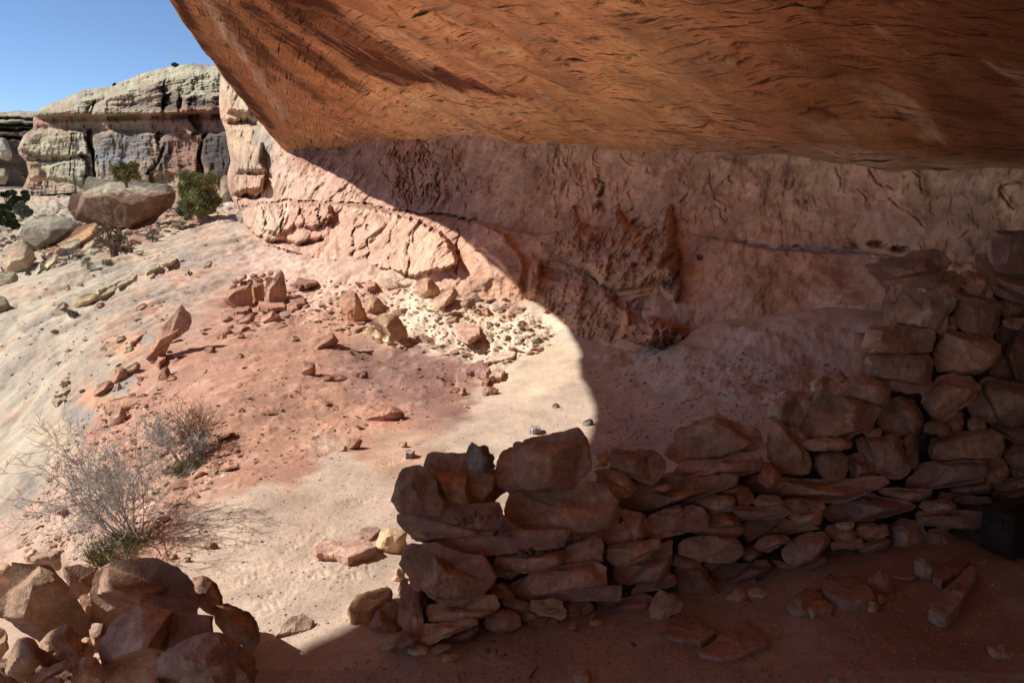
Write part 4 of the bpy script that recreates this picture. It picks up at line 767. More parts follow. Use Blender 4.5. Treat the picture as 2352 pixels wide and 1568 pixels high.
('Z9',[(1360,260),(1500,255),(1600,270),(1740,270),(1740,290),(1640,330),(1540,348),(1450,310)],'diamond shaped stone with a hollow in its pale face',dict(off=.05,col=(.46,.30,.22))),
('V6',[(1080,1390),(1290,1210),(1320,1120),(1600,1120),(1900,1100),(2000,1160),(2005,1230),(1980,1290),(1700,1330),(1450,1370),(1300,1400),(1150,1400)],'big purplish slab in the right part of the wall',dict(off=.05,ridge=.2,col=SPU)),
('V6',[(1560,1360),(1700,1325),(2000,1310),(2030,1350),(2010,1400),(1720,1430),(1640,1410)],'small rounded slab just under the big purplish slab',dict(off=.03)),
('V7',[(1430,240),(1500,170),(1620,195),(1850,220),(2000,230),(2030,270),(1850,275),(1540,245),(1480,260)],'thin yellowish slab low in the right part of the wall',dict(off=.03,col=(.42,.27,.19))),
('V7',[(1310,300),(1340,250),(1600,260),(1680,310),(1620,360),(1490,365),(1370,350)],'pillow shaped stone under the thin yellowish slab',dict(off=.05,col=(.45,.28,.21))),
('V7',[(1700,290),(1850,275),(2060,290),(2080,330),(2020,370),(1870,365)],'slab right of the pillow shaped stone',dict(off=.03,col=SDK)),
('V7',[(1200,400),(1260,370),(1500,375),(1700,350),(1880,370),(1970,390),(1970,510),(1720,540),(1530,510),(1350,480)],'curved slab resting on the mud plaster',dict(off=.07,ridge=.25,col=(.37,.22,.17))),
('V7',[(1000,470),(1150,420),(1340,500),(1370,600),(1380,690),(1410,780),(1260,850),(1130,800),(1030,720),(1020,600)],'left lump of lighter mud plaster under the curved slab',dict(off=.04,col=(.42,.285,.22),rough=1.6,cat='mud plaster',name='mud_plaster')),
('V7',[(1360,620),(1430,540),(1560,530),(1640,620),(1660,700),(1640,760),(1500,810),(1420,780),(1390,700)],'middle lump of lighter mud plaster under the curved slab',dict(off=.06,col=(.43,.295,.23),rough=1.6,cat='mud plaster',name='mud_plaster')),
('V7',[(1640,560),(1780,530),(1880,560),(1970,560),(1980,700),(1830,720),(1700,750),(1670,660)],'right lump of lighter mud plaster beside the dark box',dict(off=.03,col=(.42,.29,.23),rough=1.6,cat='mud plaster',name='mud_plaster')),
('V7',[(345,520),(480,500),(640,530),(680,600),(670,660),(560,660),(450,620)],'broken brown block left of the mud plaster, upper left one',dict(off=.03)),
('V7',[(670,510),(760,480),(990,500),(1000,560),(960,620),(750,630),(690,600)],'squared brown block touching the mud plaster',dict(off=.03)),
('V7',[(445,680),(470,640),(740,640),(760,690),(720,720),(450,725)],'narrow level slab beneath the broken brown block',dict(off=.04)),
('V7',[(730,740),(770,690),(1000,620),(1025,640),(1000,690),(850,740),(740,780)],'narrow rising slab beneath the squared brown block',dict(off=.04)),
('V7',[(780,790),(850,745),(980,700),(950,790),(800,830)],'half buried wedge under the narrow rising slab',dict(off=.02,col=SDK)),
('V7',[(460,740),(640,740),(650,800),(600,830),(470,790)],'dark stone in the hollow under the narrow level slab',dict(off=-.02,col=SDK)),
('V7',[(490,490),(650,485),(650,510),(590,535),(530,530)],'small pale chip on the broken brown block',dict(off=.05,col=SLT)),
('V7',[(2040,110),(2060,60),(2352,40),(2420,70),(2352,110),(2150,150)],'upper thin slab at the right edge above the dark box',dict(off=.03)),
('V7',[(2000,180),(2100,160),(2352,140),(2420,200),(2352,250),(2200,270),(2150,230)],'middle thin slab at the right edge above the dark box',dict(off=.03,col=SDK)),
('V7',[(2180,330),(2160,280),(2352,250),(2420,280),(2352,310)],'lowest thin slab at the right edge just above the dark box',dict(off=.0,col=SDK)),
('V6',[(240,330),(250,300),(340,265),(470,300),(500,370),(470,410),(290,425),(250,410)],'small boxy stone on the left shoulder of the broad cracked boulder',dict(off=-.02,ridge=.2)),
('V6',[(420,260),(535,218),(595,300),(520,330),(480,300)],'pointed little stone behind the small boxy stone',dict(off=-.12)),
('V6',[(535,440),(540,340),(580,310),(660,275),(800,275),(960,315),(1010,400),(1000,500),(940,555),(860,540),(740,500),(640,470)],'loaf shaped stone on top of the broad cracked boulder',dict(off=.0,ridge=.25)),
('V6',[(130,780),(200,600),(250,460),(300,425),(540,470),(740,515),(900,550),(930,600),(880,720),(840,780),(740,810),(640,870),(580,890),(270,885),(200,830)],'broad cracked boulder in the stepped part of the wall',dict(off=.02,ridge=.15,back=.2,rough=1.6)),
('V6',[(890,650),(940,550),(1010,480),(1100,470),(1200,450),(1260,520),(1330,650),(1330,740),(1280,800),(1230,855),(1090,840),(930,800)],'boulder with a pale bruise right of the broad cracked boulder',dict(off=.0,ridge=.2,back=.2)),
('V6',[(750,830),(850,780),(930,780),(920,840),(850,865)],'small filler stone between the broad cracked boulder and the bruised one',dict(off=-.02)),
('V6',[(150,940),(200,900),(400,885),(570,895),(640,930),(600,980),(400,985),(220,980)],'lens shaped flake under the broad cracked boulder',dict(off=.03)),
('V6',[(255,1050),(380,1010),(560,1005),(595,1050),(590,1180),(530,1310),(400,1300),(330,1240),(270,1110)],'cube like stone, left of two loose ones on the bowed slab',dict(off=.0,ridge=.15)),
('V6',[(605,1060),(690,1010),(740,1050),(780,1130),(860,1160),(870,1240),(760,1290),(680,1320),(620,1260)],'notched stone, right of two loose ones on the bowed slab',dict(off=.0,ridge=.2)),
('V6',[(650,900),(760,880),(1100,840),(1130,950),(1170,1080),(1215,1200),(1200,1240),(1000,1270),(880,1220),(860,1160),(790,1130),(700,1010)],'large slanting boulder right of the notched stone',dict(off=.03,ridge=.15,back=.2)),
('V6',[(1110,850),(1260,810),(1290,1000),(1290,1140),(1220,1200),(1170,1080),(1130,950)],'narrow upright stone in the shade of the large slanting boulder',dict(off=-.01,ridge=.1,col=SDK)),
('V6',[(690,210),(770,50),(1000,55),(1400,60),(1440,110),(1420,200),(1415,330),(1380,410),(1200,420),(1040,380),(1000,350),(960,310),(800,275),(700,260)],'rectangular block with a white scratch in the stepped part of the wall',dict(off=.02,ridge=.12,back=.2)),
('V5',[(690,1170),(770,1040),(1000,1010),(1260,1010),(1450,1060),(1470,1150),(1450,1240),(1300,1280),(1100,1300),(850,1280),(730,1210)],'pitted rounded block on the rectangular block',dict(off=.0,ridge=.2,back=.2,rough=1.5)),
('V5',[(1040,790),(1090,625),(1250,650),(1340,680),(1690,715),(1680,770),(1600,880),(1570,1020),(1520,1080),(1450,1070),(1260,1000),(1100,950),(1060,880)],'light rough block under the thin overhanging slab',dict(off=.0,ridge=.15,back=.2,col=(.47,.31,.22))),
('V5',[(715,410),(870,390),(950,345),(1150,325),(1270,270),(1420,245),(1530,265),(1635,310),(1630,370),(1590,400),(1570,500),(1480,590),(1380,625),(1260,610),(1220,630),(1150,580),(1080,530),(920,550),(860,500)],'thin flat slab jutting out left from the top of the wall',dict(off=.02,ridge=.6,back=.05,bulge=.12,rough=.6,col=(.36,.21,.155))),
('V5',[(1380,630),(1480,590),(1570,500),(1590,440),(1660,470),(1725,550),(1725,620),(1640,705),(1600,690),(1400,670)],'rounded orange slab tucked under the thin flat slab',dict(off=.0,ridge=.1,col=(.44,.25,.16))),
('V5',[(1670,470),(1800,460),(1880,490),(2000,560),(2000,600),(1900,690),(1850,680),(1740,630),(1730,550)],'two faced block right of the thin flat slab',dict(off=-.02,ridge=.2)),
('V5',[(1960,670),(2010,610),(2040,660),(2020,710)],'tiny stone under the two faced block',dict(off=-.02)),
('V5',[(1640,900),(1660,760),(1720,645),(1850,690),(2050,710),(2120,790),(2100,900),(2070,1040),(2020,1140),(1800,1090),(1690,1060)],'square cornered dark block in the high part of the wall',dict(off=.0,ridge=.1,back=.2,col=(.36,.21,.15))),
('V5',[(1590,1020),(1630,900),(1680,1000),(1670,1060)],'small sliver left of the square cornered dark block',dict(off=-.06)),
('V5',[(1470,1110),(1570,1040),(1700,1070),(2020,1145),(2110,1200),(2110,1280),(2050,1400),(1950,1480),(1700,1480),(1500,1440),(1440,1300)],'very large smooth block in the high part of the wall',dict(off=.03,ridge=.15,back=.2)),
('V5',[(2070,1060),(2150,960),(2352,950),(2480,960),(2480,1600),(2352,1580),(2000,1500),(2050,1400),(2110,1290),(2120,1190)],'very large dark block cut by the right edge of the picture',dict(off=.0,ridge=.2,back=.2,col=SDK)),
('V5',[(2110,760),(2200,740),(2352,780),(2352,850),(2200,930),(2130,880)],'small dark block under the bulging stone at the right edge',dict(off=-.05,col=SDK)),
('V5',[(2150,950),(2200,935),(2352,940),(2310,1040),(2180,1000)],'thin loose slab on the very large dark block',dict(off=.05)),
('V5',[(1990,90),(2030,60),(2400,70),(2480,90),(2480,490),(2200,485),(2060,450),(2010,330)],'upright square purplish slab topmost at the right edge',dict(off=.03,ridge=.06,back=.1,col=SPU)),
('V5',[(1850,300),(2000,300),(2030,450),(2200,490),(2480,490),(2480,800),(2200,730),(2100,690),(2000,560),(1880,490),(1850,400)],'bulging stone under the upright square slab',dict(off=.0,ridge=.2,back=.15,col=(.38,.23,.18))),
('V6',[(1280,500),(1380,420),(1450,230),(1540,220),(1740,270),(1830,270),(1910,370),(1860,450),(1780,550),(1700,590),(1590,700),(1500,712),(1400,640),(1330,570)],'boulder with an orange broken face right of the bruised boulder',dict(off=.04,ridge=.3,back=.2)),
('V6',[(1760,590),(1850,440),(1920,370),(1880,290),(2000,280),(2352,350),(2460,400),(2440,650),(2352,700),(2230,755),(1990,715),(1860,640)],'boulder with a pale round face near the right edge',dict(off=.03,ridge=.25,back=.2,col=(.42,.27,.19))),
('V6',[(1350,750),(1400,710),(1570,750),(1605,800),(1590,860),(1480,830),(1360,800)],'sausage shaped small stone under the boulder with an orange face',dict(off=.02)),
('V6',[(1560,720),(1640,660),(1720,620),(1745,720),(1720,800),(1620,815)],'small upright stone right of the sausage shaped one',dict(off=.0,col=SDK)),
('V6',[(1775,760),(1830,660),(1950,710),(1970,790),(1850,790)],'small triangular stone under the pale faced boulder',dict(off=.0)),
('V6',[(1325,1050),(1380,920),(1500,850),(1740,820),(2000,790),(2130,860),(2150,960),(2120,1060),(1900,1095),(1600,1115),(1400,1100)],'long hump backed boulder on the big purplish slab',dict(off=.04,ridge=.3,back=.2)),
('V6',[(1980,740),(2100,740),(2352,800),(2460,860),(2352,930),(2230,890),(2120,820)],'slab sloping down to the right edge under the pale faced boulder',dict(off=.02)),
('V6',[(2130,1070),(2170,960),(2240,930),(2352,950),(2460,1000),(2460,1200),(2352,1200),(2230,1150)],'rounded boulder at the right edge below the sloping slab',dict(off=.02)),
('V6',[(1900,1110),(2130,1080),(2190,1190),(2170,1270),(2060,1310),(1990,1290),(2010,1200)],'blunt stone right of the big purplish slab',dict(off=.02)),
('V6',[(2050,1350),(2250,1310),(2352,1310),(2440,1340),(2352,1370),(2150,1390)],'thin flat stone at the right edge under the blunt stone',dict(off=.02)),
('V6',[(2200,1170),(2352,1210),(2440,1250),(2352,1290),(2270,1240)],'small stone at the right edge below the rounded boulder',dict(off=.0)),
]
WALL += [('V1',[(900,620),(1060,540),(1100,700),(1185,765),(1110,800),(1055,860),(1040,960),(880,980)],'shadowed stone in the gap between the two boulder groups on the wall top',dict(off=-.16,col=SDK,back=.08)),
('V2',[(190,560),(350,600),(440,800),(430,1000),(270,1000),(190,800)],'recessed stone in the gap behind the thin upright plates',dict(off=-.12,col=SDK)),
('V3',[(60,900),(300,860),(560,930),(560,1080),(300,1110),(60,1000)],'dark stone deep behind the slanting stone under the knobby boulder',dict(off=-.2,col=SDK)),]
WG = 'stones of the dry stone wall'
for v, pts, lab, o in WALL:
    p = vp(v, pts); cx_, cy_ = np.mean(p, 0); o = dict(o); off = o.pop('off', 0); cat = o.pop('cat', 'wall stone')
    t = wall_t(cx_, cy_, off); o.setdefault('back', .12)
    if 'col' not in o: o['col'] = STONE
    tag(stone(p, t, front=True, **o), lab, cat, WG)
def build_core():
    # packed rubble and earth behind the facing stones; lies inside the outline of the wall
    line = [(960,1470),(1000,1250),(1180,1262),(1390,1235),(1410,1150),(1540,1108),(1760,1075),(1830,1085),(1855,1010),(1875,925),(1965,915),(1990,850),(1995,770),(2060,765),(2075,695),(2190,680),(2215,640),(2300,640),(2500,600)]
    nu, nv = 260, 70; xs = np.linspace(945, 2600, nu); top = np.interp(xs, [l[0] for l in line], [l[1] for l in line])+10
    bot = np.interp(xs, [955,1500,2000,2300,2600], [1468,1385,1290,1240,1180]); v = np.linspace(0, 1, nv)[:, None]
    PX = xs[None]+0*v; PY = bot+(top-bot)*v
    r = ray(PX, PY); t = ((WP-CAM-WN*.17)@WN)/(r@WN); P = CAM+r*t[..., None]
    n = fbm(P*7, 5, .6); P = P-r*(n*.05)[..., None]*1.0
    Bk = P.copy(); Bk = CAM+ray(PX, PY)*t[..., None]; Bk[..., 1] += .16; Bk[..., 0] += .0; Bk[..., 2] -= .0
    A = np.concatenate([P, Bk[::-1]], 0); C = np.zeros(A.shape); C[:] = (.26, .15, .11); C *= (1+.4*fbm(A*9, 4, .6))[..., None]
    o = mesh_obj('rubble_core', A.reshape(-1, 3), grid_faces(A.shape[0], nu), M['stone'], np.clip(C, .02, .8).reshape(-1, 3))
    tag(o, 'dark packed earth and rubble filling the gaps behind the wall stones', 'wall fill', kind='stuff')
build_core()

# ------------------------------------------------------------------ stones resting on the ground
def gstone(v, pts, label=None, cat='rock', group=None, sink=.15, **o):
    p = vp(v, pts); a = np.array(p); by = a[:, 1].max(); bx = a[np.argmax(a[:, 1]), 0]; g = on_ground(a[:, 0].mean(), by)
    t = float((g-CAM)@np.array([0, cP, -sP]))
    hh = (a[:, 1].max()-a[:, 1].min())*t/FPX; ww = (a[:, 0].max()-a[:, 0].min())*t/FPX
    o.setdefault('ridge', .45); rb = o.get('bulge') or min(.5*ww, max(.35*hh, .4*hh)); 
    lo = o.pop('lift', 0)
    if sink: a[:, 1] = np.where(a[:, 1] > a[:, 1].mean(), a[:, 1]+(a[:, 1]-a[:, 1].mean())*sink*1.2, a[:, 1])
    o.setdefault('back', min(.35*ww, .6*hh))
    nm = o.pop('name', 'rock')
    o.setdefault('front', .75)
    return tag(stone([tuple(q) for q in a], t+o.pop('dt', 0), name=nm, bulge=o.pop('bulge', None), **o), label, cat, group)
FL = 'loose stones on the shelter floor'
for v, pts, lab, o in [
('V4',[(620,1090),(660,960),(740,890),(850,960),(940,1020),(930,1080),(810,1120),(720,1215),(650,1190)],'oval stone leaning on its end against the wall foot',dict(ridge=.1)),
('V4',[(1375,980),(1470,885),(1560,930),(1590,980),(1540,1020),(1450,1010)],'brown stone left of the pale stone at the wall foot',dict()),
('V4',[(1590,900),(1640,870),(1800,930),(1760,960),(1700,990),(1600,940)],'pale stone lying at the wall foot',dict(col=SLT)),
('V4',[(1980,1060),(2060,980),(2120,980),(2220,1110),(2200,1190),(2150,1170),(2020,1110)],'light pointed stone in front of the flat double stone',dict(col=(.47,.33,.25))),
('Z9',[(1310,880),(1390,800),(1460,840),(1450,940),(1400,970),(1320,930)],'angular stone against the right end of the rectangular slab',dict(ridge=.2)),
('Z9',[(1620,740),(1700,730),(1760,800),(1750,880),(1620,830)],'whitish streaked stone left of the dark slab',dict(ridge=.3,col=(.46,.35,.29))),
('Z9',[(2090,1330),(2180,1300),(2230,1340),(2280,1360),(2280,1410),(2200,1400),(2120,1370)],'pale crumbly lump in the right foreground',dict(col=SLT,rough=1.8)),
('Z9',[(2030,750),(2110,740),(2120,765),(2060,780)],'small chip beside the dark box',dict()),
('Z9',[(1270,1070),(1290,1020),(1350,1020),(1375,1060),(1350,1085),(1280,1090)],'small rounded chip below the rectangular slab, left of a pair',dict()),
('Z9',[(1350,1000),(1390,980),(1420,1010),(1390,1040)],'small rounded chip below the rectangular slab, right of a pair',dict()),
('Z9',[(1040,1550),(1080,1520),(1140,1540),(1130,1570)],'pinkish stone at the bottom edge of the picture right of centre',dict(col=SLT)),
('Z8',[(1665,1480),(1740,1470),(1790,1500),(1790,1562),(1700,1580)],'red brown stone at the bottom edge of the picture near the centre',dict()),
('Z8',[(360,1330),(400,1290),(480,1290),(480,1320),(420,1350),(370,1360)],'pinkish chip left of the wall corner',dict(col=SLT)),
('Z8',[(560,1340),(600,1310),(690,1330),(690,1370),(600,1380)],'pale block lying just below the wall corner',dict(col=SLT)),
('Z8',[(720,1350),(760,1310),(850,1310),(830,1340),(740,1380)],'ochre stone right of the pale block at the wall corner',dict(col=(.48,.30,.20))),
('Z8',[(790,1410),(820,1375),(880,1375),(870,1410),(810,1430)],'ochre chip nearest the viewer below the wall corner',dict(col=(.48,.30,.20))),
('Z8',[(1640,1190),(1680,1150),(1700,1180),(1660,1215)],'upright chip by the dark block at the wall foot',dict()),
('Z8',[(1720,1170),(1780,1110),(1820,1100),(1800,1150)],'slim chip lying on the rubble at the wall foot',dict(col=SDK)),
('Z8',[(1780,1170),(1830,1140),(1870,1150),(1830,1180)],'low chip right of the slim one at the wall foot',dict()),
('Z8',[(345,650),(380,540),(440,525),(540,550),(535,640),(500,700),(430,690)],'cream block beside the pink slab, partly behind the wall',dict(ridge=.35,col=(.58,.40,.26))),
('Z8',[(455,860),(480,800),(530,800),(530,875),(470,885)],'small pink stone close to the wall end',dict(col=(.50,.32,.25))),
('Z8',[(495,975),(515,880),(545,870),(545,980)],'tall pale stone half hidden behind the wall end',dict(col=SLT)),
('Z7',[(1370,670),(1400,620),(1460,635),(1465,650),(1410,670)],'small brown stone alone on the sand above the boulder pile',dict(col=(.45,.26,.17))),
('Z7',[(1225,750),(1250,715),(1275,725),(1260,755)],'small cream stone just behind the boulder pile',dict(col=SLT)),
('Z7',[(1120,735),(1180,700),(1195,720),(1160,740)],'brown chip beside the top of the boulder pile',dict()),
('Z7',[(1030,630),(1060,595),(1090,600),(1070,620)],'cream chip on the edge of the sand terrace',dict(col=SLT)),
]: gstone(v, pts, lab, 'stone', FL, **{**dict(col=STONE), **o})

slab('Z9', [(-60,1170),(0,1095),(110,1110),(270,1190),(275,1220),(180,1280),(0,1255),(-100,1230)], 0.035, 'flat slab lying on the floor left of the triangular slab', FL, col=(.42,.26,.19))
slab('Z9', [(175,1350),(300,1240),(460,1115),(540,1180),(630,1260),(640,1300),(430,1380),(300,1392),(200,1370)], 0.03, 'triangular slab lying on the shelter floor', FL, col=(.42,.26,.19))
slab('Z9', [(990,870),(1040,820),(1140,800),(1330,920),(1350,980),(1290,1010),(1200,1010),(1100,990),(1000,920)], 0.055, 'smooth rectangular slab fallen on the floor', FL, col=(.42,.27,.20))
slab('Z9', [(1710,1060),(1720,1020),(1850,900),(1980,770),(2020,770),(2030,840),(1920,1030),(1840,1110),(1800,1110)], 0.05, 'long narrow slab with a white scuff lying on the floor', FL, col=(.42,.28,.22))
slab('Z9', [(840,960),(890,910),(970,940),(985,980),(1075,1030),(1060,1060),(940,1080),(900,1060),(880,1010)], 0.035, 'flat double lobed stone behind the light pointed one', FL, col=STONE)
slab('Z8', [(210,550),(250,515),(350,508),(375,530),(300,590),(230,580)], 0.02, 'mauve flat stone on the sunlit sand by the path', FL, col=(.36,.23,.18))
slab('Z8', [(-100,650),(-60,610),(30,598),(290,595),(345,650),(240,690),(150,715),(60,690),(-60,690)], 0.05, 'pink flat slab set in the sunlit sand', FL, col=(.50,.31,.24))
slab('Z9', [(1750,790),(1900,700),(1990,740),(1950,790),(1800,880),(1740,850)], 0.035, 'dark slab behind the long narrow slab', FL, col=SDK)
slab('Z7', [(1855,1235),(1900,1160),(1960,1110),(2030,1090),(2110,1130),(2090,1190),(1990,1215)], 0.03, 'pale slab end poking out of the sand near the shadow line', FL, col=(.52,.38,.29), tilt=(.25, -.3))
slab('Z8', [(150,1060),(200,980),(420,900),(450,920),(430,980),(300,1060),(170,1095)], 0.07, 'yellow topped long stone on the sand left of the wall', FL, col=(.52,.36,.21))
# boulder pile at the lower left
BP = 'boulders piled at the lower left'
def bstone(v, pts, Y, label, **o):
    p = vp(v, pts); cx_, cy_ = np.mean(p, 0); t = float((atY(cx_, cy_, Y)-CAM)@np.array([0, cP, -sP]))
    o.setdefault('back', .15); o.setdefault('col', (.40, .245, .18))
    tag(stone(p, t, name=o.pop('name', 'boulder'), **o), label, 'boulder', BP)
bstone('Z7',[(0,760),(80,770),(50,960),(0,1010),(-90,1000),(-90,760)],2.75,'pinkish boulder at the left edge behind the tall dark slab',ridge=.2,col=(.45,.29,.21))
bstone('Z7',[(160,700),(220,665),(262,690),(240,740),(180,740)],2.9,'small cream stone at the back of the boulder pile',col=SLT)
bstone('Z7',[(200,740),(230,700),(400,680),(410,720),(400,800),(330,790),(240,770)],2.75,'light capped stone behind the tall dark slab',col=(.46,.29,.21))
bstone('Z7',[(420,780),(520,770),(660,805),(640,880),(590,950),(520,990),(470,930),(440,850)],2.6,'orange brown boulder between the dark slab and the two top boulders',ridge=.1)
bstone('Z7',[(520,775),(600,770),(670,800),(640,830),(560,832),(525,828)],2.65,'sunlit cap stone behind the highest boulder',col=(.47,.31,.22))
bstone('Z7',[(-60,1080),(0,1010),(60,960),(85,800),(100,715),(200,760),(240,740),(350,790),(440,850),(480,930),(550,1050),(600,1140),(600,1260),(540,1275),(400,1290),(280,1280),(200,1230),(120,1180),(60,1130)],2.35,'tall dark slab leaning back at the left of the boulder pile',ridge=.03,bulge=.12,back=.12,facets=1,rough=.7,tiltu=-.55,col=(.36,.22,.15))
bstone('Z7',[(660,780),(720,750),(900,735),(1090,717),(1180,760),(1290,850),(1310,970),(1400,1000),(1440,1080),(1200,1090),(1000,1045),(900,1070),(800,1120),(740,1155),(605,1145),(630,1060),(610,960),(640,860)],2.38,'highest boulder of the pile, lit on its left shoulder',ridge=.55,bulge=.2,back=.2,facets=4)
bstone('Z7',[(1290,880),(1360,860),(1430,900),(1470,980),(1480,1090),(1430,1080),(1320,1010)],2.5,'rough pink stone behind the right shoulder of the highest boulder',ridge=.3,grow=9,col=(.46,.29,.22))
bstone('Z7',[(1460,1070),(1500,1040),(1600,1085),(1680,1120),(1710,1200),(1735,1275),(1650,1310),(1540,1240),(1480,1150)],2.45,'dark block at the right end of the boulder pile',ridge=.3,back=.2,grow=10,col=SDK)
bstone('Z7',[(540,990),(600,970),(640,1060),(620,1180),(560,1090)],2.5,'narrow dark stone in the gap beside the highest boulder',col=SDK)
bstone('Z7',[(650,1280),(720,1190),(800,1120),(980,1030),(1150,1060),(1440,1080),(1510,1150),(1530,1250),(1440,1260),(1250,1310),(1100,1390),(1070,1560),(1000,1600),(720,1600),(700,1480),(670,1390)],2.12,'largest boulder of the pile, half in sun and half in shadow',ridge=.5,bulge=.22,back=.2,facets=4)
bstone('Z7',[(605,1210),(740,1150),(760,1165),(680,1260),(670,1345),(640,1355),(620,1290)],2.2,'light narrow stone on the left side of the largest boulder',ridge=.3,col=(.48,.32,.23))
bstone('Z7',[(530,1285),(590,1258),(630,1320),(620,1390),(555,1385)],2.2,'small stone in the gap left of the largest boulder',ridge=.3)
bstone('Z7',[(268,1300),(330,1200),(400,1170),(470,1180),(540,1290),(560,1400),(500,1425),(300,1465),(262,1400)],2.12,'rough pyramid shaped stone in front of the tall dark slab',ridge=.35,rough=1.7,col=(.44,.28,.20))
bstone('Z7',[(40,1530),(60,1400),(130,1260),(222,1252),(275,1330),(275,1420),(205,1500),(130,1580)],2.05,'pale smooth stone leaning left of the pyramid shaped stone',ridge=.2,col=(.48,.32,.23),rough=.6)
bstone('Z7',[(180,1545),(300,1470),(470,1405),(492,1430),(380,1495),(220,1575)],1.98,'slim bar of stone lying across the front of the pile',ridge=.5,col=(.44,.28,.20))
bstone('Z7',[(470,1600),(500,1510),(480,1470),(540,1400),(640,1385),(675,1420),(705,1500),(690,1600)],2.0,'sunlit lumpy stone beside the foot of the largest boulder',ridge=.4,col=(.47,.31,.22))
bstone('Z7',[(-80,1660),(-80,1540),(0,1520),(110,1540),(155,1570),(150,1660)],1.9,'stone in the bottom left corner of the picture',ridge=.5,col=(.44,.28,.20))
bstone('Z7',[(1060,1400),(1200,1300),(1420,1222),(1550,1235),(1680,1340),(1730,1500),(1720,1640),(1480,1600),(1300,1590),(1180,1590),(1060,1545)],1.95,'dark boulder in front of the largest one, fully shaded',ridge=.35,back=.2,facets=4,col=(.36,.22,.16))
bstone('Z7',[(1150,1620),(1220,1540),(1330,1490),(1480,1440),(1620,1470),(1690,1540),(1730,1660),(1730,1760),(1150,1760)],1.78,'dark boulder at the bottom edge in front of the pile',ridge=.3,back=.2,col=(.36,.22,.16))
bstone('Z7',[(960,1600),(980,1550),(1040,1535),(1060,1600),(1050,1660),(960,1660)],1.9,'small sunlit stone at the bottom edge of the boulder pile',col=SLT)
bstone('Z7',[(220,1640),(260,1580),(340,1550),(415,1530),(420,1600),(400,1660)],1.9,'flat stone below the slim bar of stone',col=(.42,.26,.18))
bstone('Z7',[(-60,1260),(0,1180),(40,1220),(45,1330),(0,1400),(-60,1400)],2.1,'dark stone at the left edge under the tall slab',col=SDK)
# rusty mineral crust hanging from the back wall, and the crumbling rock under it
def crust(poly, B, label, R=45, col=(.37,.22,.15), drop=.0, out=0.0, seed=0, amp=1.0):
    a = np.array(poly); x0, y0 = a.min(0)-14; x1, y1 = a.max(0)+14; st = 1.15; PX, PY = np.meshgrid(np.arange(x0, x1, st), np.arange(y0, y1, st))
    Y = np.exp(_WY(PX/100, PY/100)); b0 = atY(PX, PY, Y); m1 = fbm(b0*3.5+seed, 4, .55); m2 = fbm(b0*11+seed, 4, .6); m3 = fbm(b0*30+seed, 3, .6)
    sd = poly_sd(PX+m1*10+m2*5, PY+m2*7, poly); s_ = np.clip(sd/R, 0, 1); low = np.clip((PY-y0)/(y1-y0), 0, 1)
    w_ = B*np.sqrt(np.clip(1-(1-s_)**2, 0, 1))*(.22+.78*np.clip(low*1.25, 0, 1))+out*(sd > 0); w_ = w_+(m1*.22+m2*.022+np.abs(m3)*.008)*amp*np.clip(s_*3, 0, 1)*B/.4
    w_ = np.where(sd > 0, w_+.06, -.5); P = atY(PX, PY, Y-w_)
    C = np.array(col)*(1+.3*m2+.2*m3+.3*m1)[..., None]; k = sstep(.05, .3, m1)[..., None]*.4; C = C*(1-k)+k*np.array((.46, .28, .2))
    keep = sd > -6; nr_, nc_ = PX.shape; F = grid_faces(nr_, nc_, flip=True); F = F[keep.ravel()[F].any(1)]; u_, inv = np.unique(F, return_inverse=True)
    o = mesh_obj('rock_outcrop', P.reshape(-1, 3)[u_], inv.reshape(F.shape), M['wall'], np.clip(C, .02, .8).reshape(-1, 3)[u_]); at_ = o.data.attributes.new('Flow', 'FLOAT_VECTOR', 'POINT')
    tag(o, label, 'rock outcrop')
crust(TUFA, .62, 'hanging rust brown crust of rock with pointed tops on the back wall', R=62, seed=3, amp=.8)
crust(TUFA2, .34, 'crumbling layered rock at the sunlight edge under the hanging crust', R=45, col=(.43,.26,.17), seed=8, amp=1.3)
crust(TUFA3, .26, 'narrow pillar of pitted rock below the hanging crust', R=20, col=(.40,.235,.16), seed=12)
crust(TUFA4, .22, 'small pointed rock at the right end of the hanging crust', R=18, col=(.38,.22,.15), seed=14)
crust([(1425,780),(1440,745),(1500,728),(1560,742),(1592,768),(1570,790),(1500,797)], .5, 'dark heap of flat broken stones under the hanging crust', R=30, col=(.33,.18,.125), seed=21, amp=2)
def build_mound():
    c = np.array([-1.75, 2.1]); r = np.linspace(0, 1, 50)[:, None]; a = np.linspace(0, 2*np.pi, 160, endpoint=False)[None]
    X = c[0]+r*np.cos(a)*.95; Y = c[1]+r*np.sin(a)*.62; Z = -.3+.42*(1-r**2)+0*X; P = np.stack([X, Y, Z], -1)
    n = fbm(P*6, 5, .6); P[..., 2] += n*.09; C = np.zeros(P.shape); C[:] = (.24, .15, .11); C *= (1+.4*n)[..., None]
    o = mesh_obj('rubble_mound', P.reshape(-1, 3), grid_faces(50, 160, wrap=True), M['stone'], np.clip(C, .02, .8).reshape(-1, 3)); tag(o, 'loose rubble and earth under the boulder pile', 'rubble', kind='stuff')
build_mound()
